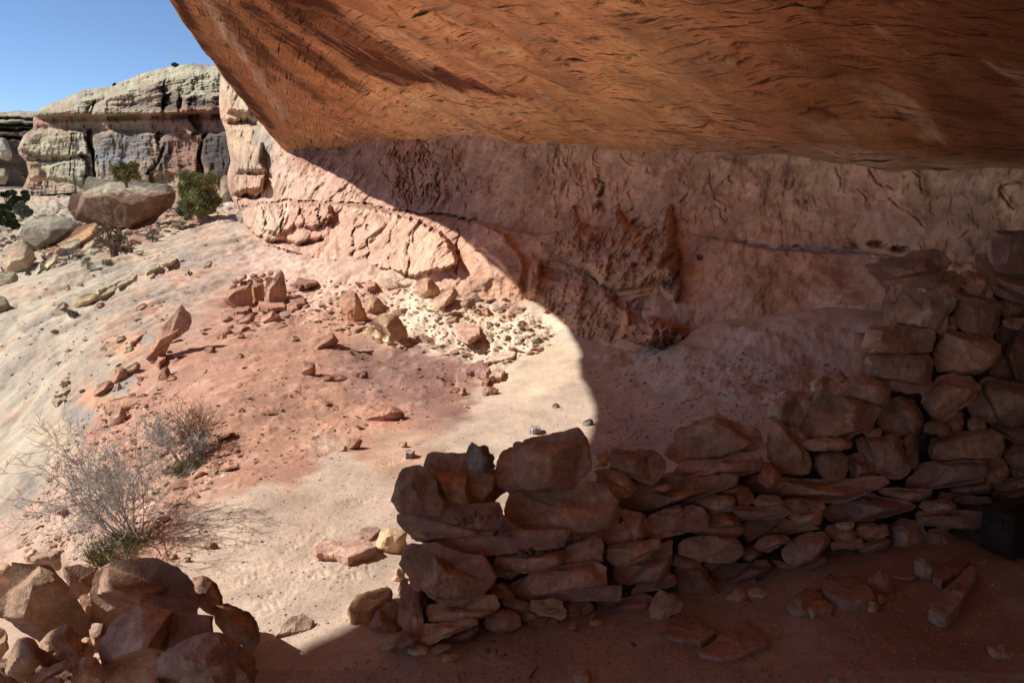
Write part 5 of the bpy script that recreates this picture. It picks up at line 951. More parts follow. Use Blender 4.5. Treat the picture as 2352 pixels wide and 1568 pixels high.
# ------------------------------------------------------------------ rocks of the red terrace and the slickrock
TG = 'rocks lying on the red terrace'
RR = (.40, .215, .15)
for v, pts, lab, o in [
('Z4',[(985,870),(1000,820),(1120,660),(1220,535),(1270,600),(1290,650),(1270,700),(1160,770),(1100,850),(1020,905)],'tall pointed slab standing on edge at the rim of the red terrace',dict(ridge=.06,bulge=.10,back=.12,facets=1,rough=.7,grow=1.5,tiltu=-.35,chips=0,cat='standing slab')),
('Z4',[(1785,505),(1800,350),(1840,370),(1890,310),(1915,420),(1922,530),(1790,520)],'upright pointed slab at the right of the little slab-built chamber',dict(ridge=.05,bulge=.12,back=.1,facets=1,tiltu=-.35,chips=0,cat='standing slab')),
('Z4',[(1500,490),(1560,440),(1610,415),(1680,405),(1690,520),(1680,548),(1580,548),(1530,520)],'left wall slab of the little chamber, beneath the small stones',dict(ridge=.05,bulge=.12,back=.15,facets=1,tiltu=-.35,chips=0,cat='standing slab')),
('Z4',[(1665,415),(1690,400),(1762,392),(1772,495),(1700,522),(1680,480)],'middle wall slab of the little chamber, left of the pointed slab',dict(ridge=.05,bulge=.12,back=.15,facets=1,tiltu=-.35,chips=0,cat='standing slab')),
('Z4',[(1725,545),(1740,512),(1910,508),(1918,548),(1800,560)],'level sill slab in front of the little chamber',dict(ridge=.3)),
('Z4',[(1470,595),(1520,560),(1580,560),(1575,610),(1490,622)],'flat rock lying left in front of the little chamber',dict()),
('Z4',[(1575,575),(1600,545),(1680,545),(1665,572),(1590,582)],'low rock against the left chamber slab',dict()),
('Z4',[(1590,662),(1620,630),(1700,590),(1705,630),(1640,667)],'slanting wedge of rock in front of the little chamber',dict()),
('Z4',[(1755,650),(1775,615),(1830,580),(1885,622),(1835,642)],'peaked small rock right of the slanting wedge',dict()),
('Z4',[(1600,695),(1660,662),(1672,682),(1620,702)],'thin flake below the slanting wedge',dict()),
('Z4',[(1320,690),(1350,650),(1420,690),(1370,702)],'flat pale pink rock right of the tall pointed slab',dict(col=(.48,.31,.24))),
('Z4',[(1920,435),(2030,412),(2042,432),(1935,452)],'narrow slab lying behind the pointed chamber slab',dict()),
('Z4',[(1970,395),(2000,350),(2095,368),(2130,362),(2130,385),(2050,398)],'dark slab resting on rubble behind the chamber',dict(col=(.30,.16,.11))),
('Z4',[(1925,560),(1940,520),(1990,515),(2000,555),(1960,570)],'rounded rock right of the sill slab',dict()),
('Z4',[(1920,480),(1960,450),(2040,470),(2050,520),(1990,530)],'tilted dark slab behind the rounded rock',dict(col=(.32,.17,.12))),
('Z4',[(630,1142),(660,1085),(740,1048),(772,1070),(700,1112),(655,1152)],'lowest of three rim rocks on the terrace edge',dict()),
('Z4',[(745,1052),(800,955),(850,965),(852,1012),(780,1062)],'middle of three rim rocks on the terrace edge',dict()),
('Z4',[(848,968),(920,928),(938,947),(862,1012)],'upper of three rim rocks on the terrace edge',dict()),
('Z4',[(672,1235),(720,1190),(850,1158),(1002,1158),(1012,1192),(960,1222),(850,1242),(730,1267),(690,1262)],'long cracked bar of red rock at the lower rim of the terrace',dict(ridge=.3)),
('Z4',[(725,1332),(760,1260),(812,1218),(852,1270),(832,1322),(760,1347)],'pinkish peaked rock below the cracked red bar',dict(col=(.46,.27,.20))),
('Z4',[(1075,1042),(1090,970),(1122,958),(1145,1005),(1122,1042)],'upright red lump inside the terrace rim',dict()),
('Z4',[(1048,912),(1080,850),(1118,858),(1112,892),(1070,922)],'rock at the foot of the tall pointed slab',dict()),
('Z4',[(1125,1045),(1150,1010),(1190,1030),(1170,1048)],'small rock beside the upright red lump',dict()),
('Z4',[(1382,845),(1390,822),(1432,818),(1440,850),(1400,862)],'small dark rock alone on the terrace floor',dict(col=(.32,.17,.12))),
('Z4',[(1462,755),(1500,733),(1522,750),(1490,767)],'little rounded rock left of a pair on the terrace',dict(col=(.46,.28,.2))),
('Z4',[(1582,755),(1600,730),(1640,740),(1620,762)],'little rounded rock right of a pair on the terrace',dict(col=(.46,.28,.2))),
('Z4',[(1600,890),(1612,872),(1632,885),(1620,895)],'tiny rock in the middle of the terrace floor',dict()),
('Z4',[(2020,945),(2035,928),(2110,935),(2116,985),(2090,1013),(2035,1002)],'cube shaped salmon rock on the terrace floor',dict(ridge=.4,col=(.48,.28,.21))),
('Z4',[(2088,835),(2150,770),(2240,728),(2275,782),(2200,812),(2110,842)],'dark red slab leaning on the bank behind the terrace',dict()),
('Z4',[(1922,778),(1960,743),(2022,770),(1965,782)],'low tan rock behind the terrace floor',dict(col=(.48,.31,.22))),
('Z4',[(2170,1030),(2195,1012),(2240,1020),(2242,1042),(2185,1052)],'dark brick like rock, left of two',dict(col=(.32,.16,.11))),
('Z4',[(2245,1037),(2290,1016),(2328,1028),(2320,1045),(2260,1048)],'dark brick like rock, right of two',dict(col=(.34,.17,.12))),
('Z5',[(864,690),(890,655),(1000,612),(1042,650),(1040,730),(960,767),(900,742)],'flat sided peach coloured block in the chalky bank',dict(ridge=.75,col=(.54,.34,.25))),
('Z5',[(728,560),(740,500),(800,450),(862,418),(885,460),(842,520),(780,577)],'rounded salmon boulder above the peach block',dict(ridge=.5,col=(.50,.31,.22))),
('Z5',[(605,440),(620,390),(690,350),(742,400),(772,462),(720,502),(660,482)],'salmon rock with a sharp fin at the foot of the back wall',dict(ridge=.4,col=(.50,.31,.22))),
('Z5',[(150,605),(100,560),(110,470),(200,458),(232,520),(300,642),(200,662)],'big crumbly red rock behind the cream and red boulder',dict(ridge=.5,rough=1.6)),
('Z5',[(262,530),(300,488),(352,488),(402,560),(360,602),(290,580)],'pinkish rock between the crumbly red one and the cream one',dict(col=(.48,.30,.21))),
('Z5',[(330,640),(400,588),(472,608),(545,700),(550,760),(500,812),(432,742),(350,692)],'cream and red boulder with a deep shadowed side',dict(ridge=.5,col=(.50,.32,.21))),
('Z5',[(318,742),(350,708),(402,738),(372,792)],'round cream stone beside the cream and red boulder',dict(col=(.60,.48,.30))),
('Z5',[(388,772),(430,748),(462,790),(432,817)],'cream stone below the cream and red boulder',dict(col=(.58,.46,.29))),
('Z5',[(940,972),(980,930),(1062,903),(1082,940),(1012,982),(950,987)],'dark purple flat rock at the edge of the chalky sand',dict(col=(.28,.15,.13))),
('Z5',[(1008,972),(1050,938),(1112,958),(1082,992)],'mauve flat rock next to the dark purple one',dict(col=(.40,.23,.19))),
('Z5',[(1100,1020),(1150,958),(1212,973),(1182,1012)],'cream flat rock right of the mauve one',dict(col=(.56,.40,.29))),
('Z5',[(1062,922),(1160,850),(1282,848),(1272,882),(1182,902)],'chalky ledge rock above the cream flat one',dict(col=(.56,.42,.32))),
('Z5',[(898,1132),(930,1093),(947,1130),(922,1147)],'small tan peaked rock by the dark pit',dict(col=(.50,.28,.19))),
('Z5',[(1060,1122),(1100,1090),(1162,1108),(1142,1142),(1080,1142)],'knobby purple rock on the pale sand',dict(col=(.32,.18,.15),rough=1.8)),
('Z5',[(1050,1050),(1075,1025),(1112,1035),(1090,1058)],'small red rock among the flat ones by the pit',dict()),
('Z5',[(840,1122),(880,1098),(915,1110),(880,1130)],'low red rock left of the tan peaked one',dict()),
('Z5',[(270,1305),(380,1238),(450,1220),(522,1250),(525,1292),(440,1315),(330,1318)],'low hump of red rock in the middle of the terrace',dict(ridge=.5,rough=1.5)),
('Z5',[(952,795),(965,765),(1015,760),(1000,802)],'small orange block under the peach block',dict(col=(.50,.29,.2))),
('Z5',[(1058,592),(1090,560),(1122,600),(1105,622)],'small dark rock above the peach block',dict(col=(.36,.2,.15))),
('Z5',[(915,532),(935,510),(1002,503),(1003,540),(960,572)],'layered pinkish rock left of the small dark one',dict(col=(.48,.30,.22))),
('Z5',[(260,405),(290,385),(345,375),(330,410),(285,422)],'flat slab high on the bank under the jointed blocks',dict(col=(.46,.26,.18))),
('Z5',[(820,640),(880,620),(895,645),(850,668),(820,662)],'red knob left of the peach block',dict()),
('Z5',[(145,1492),(190,1442),(242,1447),(222,1490),(170,1512)],'dark red rock at the front edge of the terrace',dict(col=(.36,.19,.14))),
('Z5',[(100,1512),(130,1485),(148,1500),(130,1522)],'tiny rock beside the dark red one at the terrace edge',dict(col=(.46,.27,.2))),
('Z5',[(1365,1362),(1385,1345),(1442,1340),(1447,1362),(1400,1372)],'grey flat rock on the sunlit sand near the shadow edge',dict(col=(.34,.31,.29))),
('Z5',[(500,1490),(510,1465),(545,1462),(545,1485),(520,1496)],'pink pebble like rock on the sand in front of the terrace',dict(col=(.48,.31,.25))),
('Z5',[(520,1520),(555,1500),(608,1510),(590,1528),(540,1530)],'flat grey pink rock on the sand behind the wall end',dict(col=(.40,.30,.26))),
('Z5',[(260,1030),(215,1020),(215,1005),(270,990),(285,1010)],'low dark red rock on the purple soil',dict(col=(.30,.16,.12))),
('Z5',[(1540,1230),(1535,1215),(1560,1210),(1570,1228)],'small greyish rock on the bright sand',dict(col=(.42,.34,.29))),
('Z5',[(1735,1345),(1745,1320),(1790,1310),(1800,1330),(1770,1350)],'grey rock in the shade just right of the shadow edge',dict(col=(.36,.31,.29))),
]:
    o = {**dict(col=RR), **o}; c = o.pop('cat', 'rock')
    if c == 'rock' and any(q in lab for q in ('flat ', 'flake', 'slab', 'ledge rock')) and 'leaning' not in lab: slab(v, pts, .05, lab, TG, cat='rock', col=o['col']); continue
    gstone(v, pts, lab, c, TG, **o)
gstone('Z5', [(135,825),(300,828),(460,842),(455,862),(400,868),(300,862),(200,870),(150,850)], 'thin overhanging crust above the dark hollow on the terrace', 'rock crust', TG, ridge=.7, bulge=.25, back=.3, col=(.36,.2,.15), sink=0, dt=-.05)
# small stones laid along the top of the chamber slabs
k = on_ground(*vp('Z4', [(1680,548)])[0]); tk = float((k-CAM)@np.array([0, cP, -sP]))
for i, (x, y, w_, h_) in enumerate([(1585,378,50,30),(1640,350,46,32),(1700,342,50,26),(1762,338,50,30),(1815,325,40,34),(1640,394,64,30),(1575,408,40,24),(1682,388,50,36),(1740,370,56,34),(1800,365,40,30),(1560,425,36,22),(1720,358,40,22),(1612,372,40,24)]):
    rs = np.random.default_rng(i+50); a = np.linspace(0, 2*np.pi, 6)[:-1]+rs.uniform(0, 1.2); rr = rs.uniform(.75, 1.2, 5)
    tag(stone(vp('Z4', [(x+math.cos(b)*w_*.55*q, y+math.sin(b)*h_*.6*q) for b, q in zip(a, rr)]), tk+.05+.03*(i % 3), name='chamber_stone', grow=1.0, facets=2, col=RR, back=.1), 'small red stone stacked along the top of the little chamber wall', 'stone', 'small stones capping the little chamber')
SG = 'rocks lying on the slickrock slope'
PL = (.46, .38, .27)
SLK = []
for v, pts, lab, o in [
('Z4',[(638,432),(720,390),(812,343),(818,370),(740,412),(660,437)],'long thin pale slab high on the slickrock, left end of the row',dict(ridge=.5)),
('Z4',[(668,477),(760,400),(782,410),(762,442),(690,474)],'second pale slab of the slickrock row, just below the first',dict(ridge=.5)),
('Z4',[(780,402),(860,350),(960,262),(972,285),(880,372),(800,407)],'longest pale slab in the middle of the slickrock row',dict(ridge=.5)),
('Z4',[(975,302),(1020,265),(1130,188),(1142,215),(1060,282),(980,322)],'pale slab near the upper end of the slickrock row',dict(ridge=.5)),
('Z4',[(1075,262),(1110,230),(1212,188),(1222,205),(1150,252)],'yellowish slab at the upper end of the slickrock row',dict(ridge=.5,col=(.50,.40,.25))),
('Z4',[(512,545),(520,498),(642,458),(672,492),(600,532)],'yellow brown blocky rock alone on the slickrock',dict(ridge=.4,col=(.46,.34,.19))),
('Z4',[(352,587),(420,530),(432,515),(458,545),(400,570)],'dark pointed rock at the left of the slickrock',dict(col=(.24,.20,.16))),
('Z4',[(872,782),(900,730),(962,698),(985,715),(912,772)],'orange flat rock on the slickrock left of the tall pointed slab',dict(col=(.46,.29,.19))),
('Z4',[(640,560),(650,538),(697,530),(690,552)],'small red rock right of the yellow brown one',dict(col=(.38,.20,.14))),
('Z4',[(785,787),(800,760),(840,753),(832,772)],'small dark rock on the slickrock',dict(col=(.36,.26,.18))),
('Z4',[(915,572),(940,545),(985,530),(975,552),(930,574)],'red brown rock higher on the slickrock',dict(col=(.40,.24,.17))),
('Z4',[(1370,285),(1385,262),(1420,250),(1418,268),(1390,290)],'small tan rock near the top of the slope',dict(col=(.48,.33,.22))),
('Z4',[(345,1167),(380,1150),(440,1140),(452,1162),(380,1182)],'pale flake low on the slickrock',dict()),
('Z4',[(360,1142),(400,1120),(470,1072),(490,1080),(430,1125),(380,1145)],'slim pale flake above the low one on the slickrock',dict()),
('Z4',[(410,1052),(425,1035),(465,1030),(455,1048)],'small pale flake on the slickrock',dict()),
('Z4',[(855,850),(862,822),(890,820),(898,838),(875,852)],'small greenish rounded stone on the slickrock',dict(col=(.36,.34,.24))),
('Z4',[(680,850),(690,832),(712,828),(708,845)],'tiny brown rock on the slickrock',dict(col=(.40,.26,.18))),
('Z4',[(440,440),(448,420),(465,422),(462,438)],'tiny red rock high on the slickrock',dict(col=(.44,.27,.18))),
('Z4',[(520,412),(530,395),(555,395),(545,413)],'tiny brown rock high on the slickrock',dict(col=(.36,.28,.19))),
]:
    if 'slab' in lab or 'flake' in lab or 'flat' in lab: slab(v, pts, .06, lab, SG, col=o.get('col', PL))
    else: gstone(v, pts, lab, 'rock', SG, **{**dict(col=PL), **o})
FG = 'boulders below the far cliff'
for v, pts, lab, o in [
('Z1',[(460,1400),(480,1320),(560,1290),(590,1205),(610,1195),(720,1215),(830,1228),(930,1235),(1080,1245),(1190,1268),(1197,1300),(1130,1390),(1060,1425),(985,1545),(925,1560),(800,1520),(640,1480),(470,1452)],'huge slanted sandstone block topped by a juniper below the far cliff',dict(ridge=.25,col=(.21,.12,.08),facets=5,tiltu=-.4,top=((.43,.37,.27),.27))),
('Z4',[(120,70),(190,-30),(350,-62),(470,-40),(540,20),(450,85),(380,112),(300,172),(200,132),(140,102)],'broad grey brown boulder left of the huge slanted block',dict(ridge=.35,col=(.27,.22,.16),top=((.40,.35,.26),.4))),
('Z4',[(18,265),(60,160),(100,135),(182,130),(242,200),(210,292),(130,332),(60,312)],'boulder with a pink underside at the left of the boulder field',dict(ridge=.5,col=(.42,.30,.21))),
('Z4',[(378,135),(450,100),(520,30),(640,-10),(655,40),(600,112),(500,162),(400,165)],'orange boulder tucked under the huge slanted block',dict(ridge=.3,col=(.48,.27,.16))),
('Z4',[(558,205),(600,160),(692,168),(662,202)],'flat pale slab in the boulder field',dict(col=PL)),
('Z4',[(233,325),(270,258),(300,290),(250,330)],'narrow pale slab standing in the boulder field',dict(col=PL)),
('Z4',[(290,292),(330,235),(392,197),(382,232),(310,300)],'second narrow pale slab in the boulder field',dict(col=PL)),
('Z4',[(-60,400),(-40,322),(100,320),(132,362),(60,402)],'flat topped boulder at the left edge below the boulder field',dict(ridge=.4,col=(.38,.32,.22))),
('Z4',[(-80,520),(-60,490),(40,485),(70,540),(40,590),(-60,590)],'low boulder at the left edge beside the slickrock',dict(col=(.34,.28,.2))),
('Z4',[(760,175),(800,130),(865,100),(860,140),(800,170)],'cream slab under the dead bush below the huge block',dict(col=(.54,.42,.28))),
('Z4',[(560,165),(580,130),(640,100),(632,140),(590,165)],'upper cream slab in the boulder field',dict(col=(.50,.38,.25))),
('Z4',[(640,150),(690,120),(740,115),(700,150)],'red slab right of the upper cream one',dict(col=(.40,.24,.17))),
('Z4',[(405,180),(430,130),(540,100),(530,140),(460,180)],'pale slab leaning under the orange boulder',dict(col=PL)),
('Z4',[(330,190),(350,160),(400,165),(395,190)],'orange stone under the broad grey brown boulder',dict(col=(.50,.30,.18))),
('Z4',[(895,200),(905,185),(965,178),(960,190),(920,202)],'small pale slab at the top of the slickrock',dict(col=PL)),
('Z1',[(1480,1300),(1490,1200),(1530,1175),(1560,1230),(1565,1310),(1540,1370),(1480,1360)],'dark shadowed boulder beside the juniper under the buttress',dict(col=(.34,.25,.17))),
('Z1',[(1592,1440),(1640,1395),(1700,1400),(1690,1500),(1630,1500)],'grey banded boulder at the foot of the buttress',dict(col=(.40,.33,.25))),
('Z1',[(1300,1490),(1330,1455),(1385,1455),(1390,1485),(1340,1500)],'pinkish boulder under the juniper',dict(col=(.42,.27,.2))),
('Z1',[(0,1060),(-20,1000),(0,935),(30,940),(62,1000),(80,1050),(45,1062)],'leaning pale pillar of rock at the far left',dict(col=(.42,.38,.30),ridge=.1)),
('Z1',[(-60,1220),(-40,1150),(30,1140),(60,1190),(30,1225)],'rounded rock under the dark trees at the far left',dict(col=(.38,.30,.22))),
('Z1',[(200,1195),(210,1140),(260,1130),(300,1165),(310,1195),(250,1210)],'orange blocks fallen from the far cliff',dict(col=(.46,.29,.19))),
('Z1',[(170,1262),(180,1230),(330,1225),(560,1240),(590,1262),(450,1300),(330,1290)],'low pale ledge block under the far cliff',dict(col=(.46,.37,.26),ridge=.3)),
]: gstone(v, pts, lab, 'boulder', FG, mat='boulder', **{**dict(rough=1.2), **o})

# ------------------------------------------------------------------ loose rubble: templates, copies, and gravel
def ico(sub):
    import bmesh
    bm = bmesh.new(); bmesh.ops.create_icosphere(bm, subdivisions=sub, radius=1); bm.verts.ensure_lookup_table()
    V = np.array([v.co[:] for v in bm.verts]); F = np.array([[v.index for v in f.verts] for f in bm.faces]); bm.free(); return V, F
IV, IF = ico(3); IV1, IF1 = ico(1)
def rockverts(V, rs, flat=None, nclip=15):
    P = V.copy()
    for _ in range(nclip):
        n = rs.normal(size=3); n /= np.linalg.norm(n); d = rs.uniform(.38, .78); k = P@n-d; P -= np.where(k > 0, k, 0)[:, None]*n
    P *= np.array([1, rs.uniform(.6, .95), flat if flat else rs.uniform(.25, .65)])
    return P+fbm(P*2+rs.uniform(0, 50, 3), 3)[:, None]*P*.07
PALC = {'red': (.41,.22,.155), 'pale': (.56,.44,.33), 'purple': (.30,.17,.14), 'tan': (.48,.34,.25), 'slick': (.44,.36,.26)}
TM = {}
for cn, cc in PALC.items():
    L = []
    for i in range(4):
        rs = np.random.default_rng(hash_ := (sum(map(ord, cn))*7+i)); V = rockverts(IV, rs); C = np.array(cc)*(1+.25*fbm(V*2, 3))[:, None]
        o = mesh_obj('rubble_stone', V, IF, M['stone'], np.clip(C, .02, .8), sharp=22); L.append(o.data); bpy.data.objects.remove(o)
    TM[cn] = L
SCAT = [
 ([(215,900),(330,830),(440,745),(520,700),(700,680),(770,735),(640,765),(480,775),(370,890),(340,960),(230,965)], 60, {'red': 6, 'tan': 1}, (.03, .12), 'broken red stone in the rubble along the rim of the terrace', 'rubble along the terrace rim'),  # region polygon, count, colour weights, size in m (min, max), label, group
 ([(420,740),(600,700),(900,760),(1000,830),(1180,850),(1100,930),(800,1040),(560,1120),(350,1000),(250,930)], 50, {'red': 5, 'purple': 1, 'tan': 1}, (.018, .07), 'small red stone among others on the red terrace floor', 'small stones on the red terrace floor'),
 ([(700,660),(1000,640),(1200,700),(1280,780),(1150,830),(900,790),(700,740),(600,640)], 75, {'red': 2, 'pale': 3, 'tan': 3}, (.03, .15), 'small pale or pink stone in the rubble bank under the back wall', 'small stones of the rubble bank'),
 ([(220,900),(340,860),(520,980),(560,1060),(330,1230),(60,1240),(100,1120)], 70, {'red': 5, 'tan': 2, 'pale': 1}, (.02, .10), 'small red stone among the rubble on the slope by the grey bush', 'small stones on the slope by the bush'),
 ([(960,1500),(1200,1450),(1500,1410),(1900,1340),(2260,1270),(2300,1330),(2000,1400),(1500,1480),(1200,1530)], 20, {'tan': 4, 'red': 3, 'pale': 1}, (.008, .022), 'tiny stone scattered along the foot of the wall in the shade', 'tiny stones along the foot of the wall'),
 ([(100,640),(400,570),(540,520),(480,640),(300,820),(150,950),(0,900),(0,760)], 24, {'slick': 4, 'red': 1}, (.04, .11), 'small flake lying loose on the pale slickrock', 'small flakes on the slickrock'),
 ([(60,600),(230,530),(420,500),(400,530),(230,590),(120,620)], 36, {'slick': 3, 'tan': 2, 'red': 1}, (.12, .45), 'small block in the rubble below the huge slanted block', 'blocks in the far rubble'),
]
def inpoly(poly, n, rs):
    a = np.array(poly); out = []
    while len(out) < n:
        x = rs.uniform(a[:, 0].min(), a[:, 0].max()); y = rs.uniform(a[:, 1].min(), a[:, 1].max())
        if poly_sd(np.array([x]), np.array([y]), poly)[0] > 0: out.append((x, y))
    return out
rs0 = np.random.default_rng(21)
for poly, cnt, wts, (s0, s1), lab, grp in SCAT:
    ks = list(wts); pw = np.array([wts[k] for k in ks], float); pw /= pw.sum()
    for x, y in inpoly(poly, cnt, rs0):
        g = on_ground(x, y); s_ = s0*(s1/s0)**(rs0.random()**1.6); me = TM[ks[rs0.choice(len(ks), p=pw)]][rs0.integers(4)]
        o = bpy.data.objects.new('rock_flake' if 'flake' in lab else ('broken_block' if 'block in' in lab else 'rubble_stone'), me); COL.objects.link(o); o.scale = (s_, s_*rs0.uniform(.7, 1), s_*rs0.uniform(.8, 1.1)); o.location = (g[0], g[1], g[2]+s_*.02)
        o.rotation_euler = (rs0.normal()*.35, rs0.normal()*.35, rs0.uniform(0, 6.28)); tag(o, lab, 'stone', grp)
def gravel(name, lab, specs, seed):
    rs = np.random.default_rng(seed); Vs = []; Fs = []; Cs = []; k = 0
    T = [rockverts(IV1, np.random.default_rng(i), nclip=5) for i in range(12)]
    for poly, cnt, cols, (s0, s1) in specs:
        pts = np.array(inpoly(poly, cnt, rs)); 
        for x, y in pts:
            g = on_ground(x, y); s_ = s0*(s1/s0)**(rs.random()**2); a = rs.uniform(0, 6.28); V = T[rs.integers(12)]*s_
            ca, sa = math.cos(a), math.sin(a); V = V@np.array([[ca, sa, 0], [-sa, ca, 0], [0, 0, 1]]); Vs.append(V+g+np.array([0, 0, s_*.15])); Fs.append(IF1+k); k += len(V)
            Cs.append(np.repeat((np.array(PALC[cols[rs.integers(len(cols))]])*rs.uniform(.75, 1.2))[None], len(V), 0))
    o = mesh_obj(name, np.concatenate(Vs), np.concatenate(Fs), M['stone'], np.clip(np.concatenate(Cs), .02, .8), smooth=False); tag(o, lab, 'gravel', kind='stuff')
gravel('gravel', 'fine gravel and chips strewn over sand, terrace and slope', [
 ([(420,740),(600,700),(900,760),(1000,830),(1180,850),(1100,930),(800,1040),(560,1120),(350,1000),(250,930)], 900, ['red', 'red', 'purple', 'tan'], (.006, .022)),
 ([(700,650),(1000,630),(1200,700),(1300,790),(1150,840),(900,800),(700,740),(600,620)], 1700, ['red', 'pale', 'tan', 'red'], (.006, .055)),
 ([(200,940),(340,870),(540,980),(560,1060),(330,1240),(200,1290),(40,1270),(60,1180)], 1900, ['red', 'red', 'tan', 'pale'], (.006, .035)),
 ([(300,1250),(700,1060),(1100,950),(1350,900),(1500,950),(1300,1050),(950,1100),(900,1420),(700,1480),(500,1420)], 900, ['tan', 'pale', 'tan', 'purple'], (.003, .009)),
 ([(500,1568),(960,1500),(1500,1400),(2260,1260),(2352,1300),(2352,1568)], 3200, ['tan', 'tan', 'red', 'red'], (.002, .008)),
 ([(1350,850),(1560,800),(1950,830),(1980,900),(1700,1000),(1400,1040)], 1400, ['tan', 'pale', 'tan'], (.005, .022)),
 ([(60,640),(400,560),(540,520),(480,640),(300,820),(150,950),(0,900),(0,760)], 350, ['slick', 'red'], (.01, .04)),
 ([(0,480),(400,470),(520,490),(400,540),(100,620),(0,620)], 700, ['slick', 'tan', 'red'], (.05, .22))], 5)
gravel('ledge_chips', 'crumbs and chips lying on the slabs of the wall', [], 9) if False else None
# crumbs lying on the projecting slab and the pebbled slab
rs1 = np.random.default_rng(31)
for v, cxs, n_, s_ in (('Z8', [(880,500),(950,480),(1000,470),(1040,400),(1085,410),(1010,430),(1150,440),(1190,500),(1210,520),(1140,550),(1220,560),(1380,575),(1370,580),(970,470),(930,470),(1100,440)], 3, .012), ('Z8', [(1310,690),(1345,690),(1385,688),(1450,695),(1480,690)], 2, .014)):
    for (x, y) in vp(v, cxs):
        for _ in range(n_):
            xx, yy = x+rs1.normal()*6, y+rs1.normal()*4; t = wall_t(xx, yy, .03 if y < 1180 else .05); P0 = CAM+ray(xx, yy)*(t+.02+.07*max(0, (1260-yy)/100 if y < 1180 else 0)); k_ = s_*rs1.uniform(.6, 1.9)
            o = bpy.data.objects.new('crumb_stone', TM['tan' if rs1.random() < .7 else 'red'][rs1.integers(4)]); COL.objects.link(o); o.location = P0; o.scale = (k_, k_, k_); o.rotation_euler = tuple(rs1.uniform(0, 6, 3))
            tag(o, 'crumb of stone lying on a slab at the left end of the wall', 'stone', 'crumbs on the wall slabs')
# ------------------------------------------------------------------ plants
def simple_mat(name, col, rough=.85, nscale=30, k=.35, trans=0):
    m = bpy.data.materials.new(name); m.use_nodes = True; t = m.node_tree; N = t.nodes; L = t.links; b = N['Principled BSDF']
    b.inputs['Roughness'].default_value = rough; b.inputs['Specular IOR Level'].default_value = .2
    tc = N.new('ShaderNodeTexCoord'); n = N.new('ShaderNodeTexNoise'); n.inputs['Scale'].default_value = nscale; n.inputs['Detail'].default_value = 4; L.new(tc.outputs['Object'], n.inputs['Vector'])
    r = N.new('ShaderNodeMapRange'); r.inputs[1].default_value = .3; r.inputs[2].default_value = .7; r.inputs[3].default_value = 1-k; r.inputs[4].default_value = 1+k; L.new(n.outputs['Fac'], r.inputs[0])
    v = N.new('ShaderNodeVectorMath'); v.operation = 'SCALE'; v.inputs[0].default_value = col; L.new(r.outputs[0], v.inputs['Scale']); L.new(v.outputs[0], b.inputs['Base Color'])
    return m
M['twig'] = simple_mat('grey_twig_bark', (.40, .37, .34), nscale=20)
M['brush'] = simple_mat('brown_brush_stems', (.30, .19, .12), nscale=20)
M['bark'] = simple_mat('juniper_bark', (.20, .15, .11), nscale=12)
M['juniper'] = simple_mat('juniper_foliage', (.25, .265, .11), nscale=2.5, k=.6)
M['sage'] = simple_mat('grey_sage_foliage', (.20, .22, .17), nscale=4, k=.5)
M['darktree'] = simple_mat('dark_pinyon_foliage', (.06, .085, .035), nscale=1.5, k=.6)
M['tuft'] = simple_mat('green_joint_fir_stems', (.17, .16, .075), nscale=20, k=.4)
def tubes(paths, sides=4):
    Vs = []; Fs = []; k = 0
    for pts, r0, r1 in paths:
        pts = np.asarray(pts); n = len(pts); d = np.gradient(pts, axis=0); d /= np.linalg.norm(d, axis=1)[:, None]+1e-9
        a = np.cross(d, [0.31, .17, .93]); a /= np.linalg.norm(a, axis=1)[:, None]+1e-9; b = np.cross(d, a)
        r = np.linspace(r0, r1, n)[:, None]; ang = np.linspace(0, 2*np.pi, sides, endpoint=False)
        for q in ang: Vs.append(pts+(a*math.cos(q)+b*math.sin(q))*r)
        idx = k+np.arange(sides*n).reshape(sides, n)
        for j in range(sides):
            j2 = (j+1) % sides; Fs.append(np.stack([idx[j, :-1], idx[j, 1:], idx[j2, 1:], idx[j2, :-1]], 1))
        k += sides*n
    return np.concatenate(Vs), np.concatenate(Fs)
def shrub(px, py, height, label, lean=(0, 0, 1), stems=9, levels=4, spread=.8, seed=1, mat='twig', group=None, r0=.006, kids=(3, 5), wig=.28, tip=.0011, name='dry_shrub', pos=None):
    rs = np.random.default_rng(seed); g = on_ground(px, py) if pos is None else np.array(pos); main = []; fine = []
    def grow(p, d, L, r, lev):
        n = 6; pts = [p]; dd = d.copy()
        for i in range(n):
            dd = dd+rs.normal(size=3)*wig*.5+np.array([0, 0, .05]); dd /= np.linalg.norm(dd); pts.append(pts[-1]+dd*L/n)
        pts = np.array(pts); re = max(tip, r*.55); (main if lev < 2 else fine).append((pts, r, re))
        if lev < levels:
            for _ in range(rs.integers(*kids)):
                i = rs.integers(2, n+1); q = pts[i]; nd = pts[i]-pts[i-1]; nd = nd/np.linalg.norm(nd)+rs.normal(size=3)*.75; nd /= np.linalg.norm(nd); grow(q, nd, L*rs.uniform(.42, .75), max(tip, r*.6), lev+1)
    for i in range(stems):
        a = rs.uniform(0, 6.28); d = np.array(lean)+np.array([math.cos(a)*spread, math.sin(a)*spread, rs.uniform(0, .5)]); d /= np.linalg.norm(d)
        grow(g+np.array([math.cos(a), math.sin(a), 0])*height*.05-np.array([0, 0, .02]), d, height*rs.uniform(.42, .62), r0*rs.uniform(.6, 1.1), 0)
    e = bpy.data.objects.new(name, None); COL.objects.link(e); e.location = g; tag(e, label, 'shrub', group)
    V, F = tubes(main); o = mesh_obj('stems', V-g, F, M[mat], parent=e)
    V, F = tubes(fine, 3); o = mesh_obj('twigs', V-g, F, M[mat], parent=e)
    return e
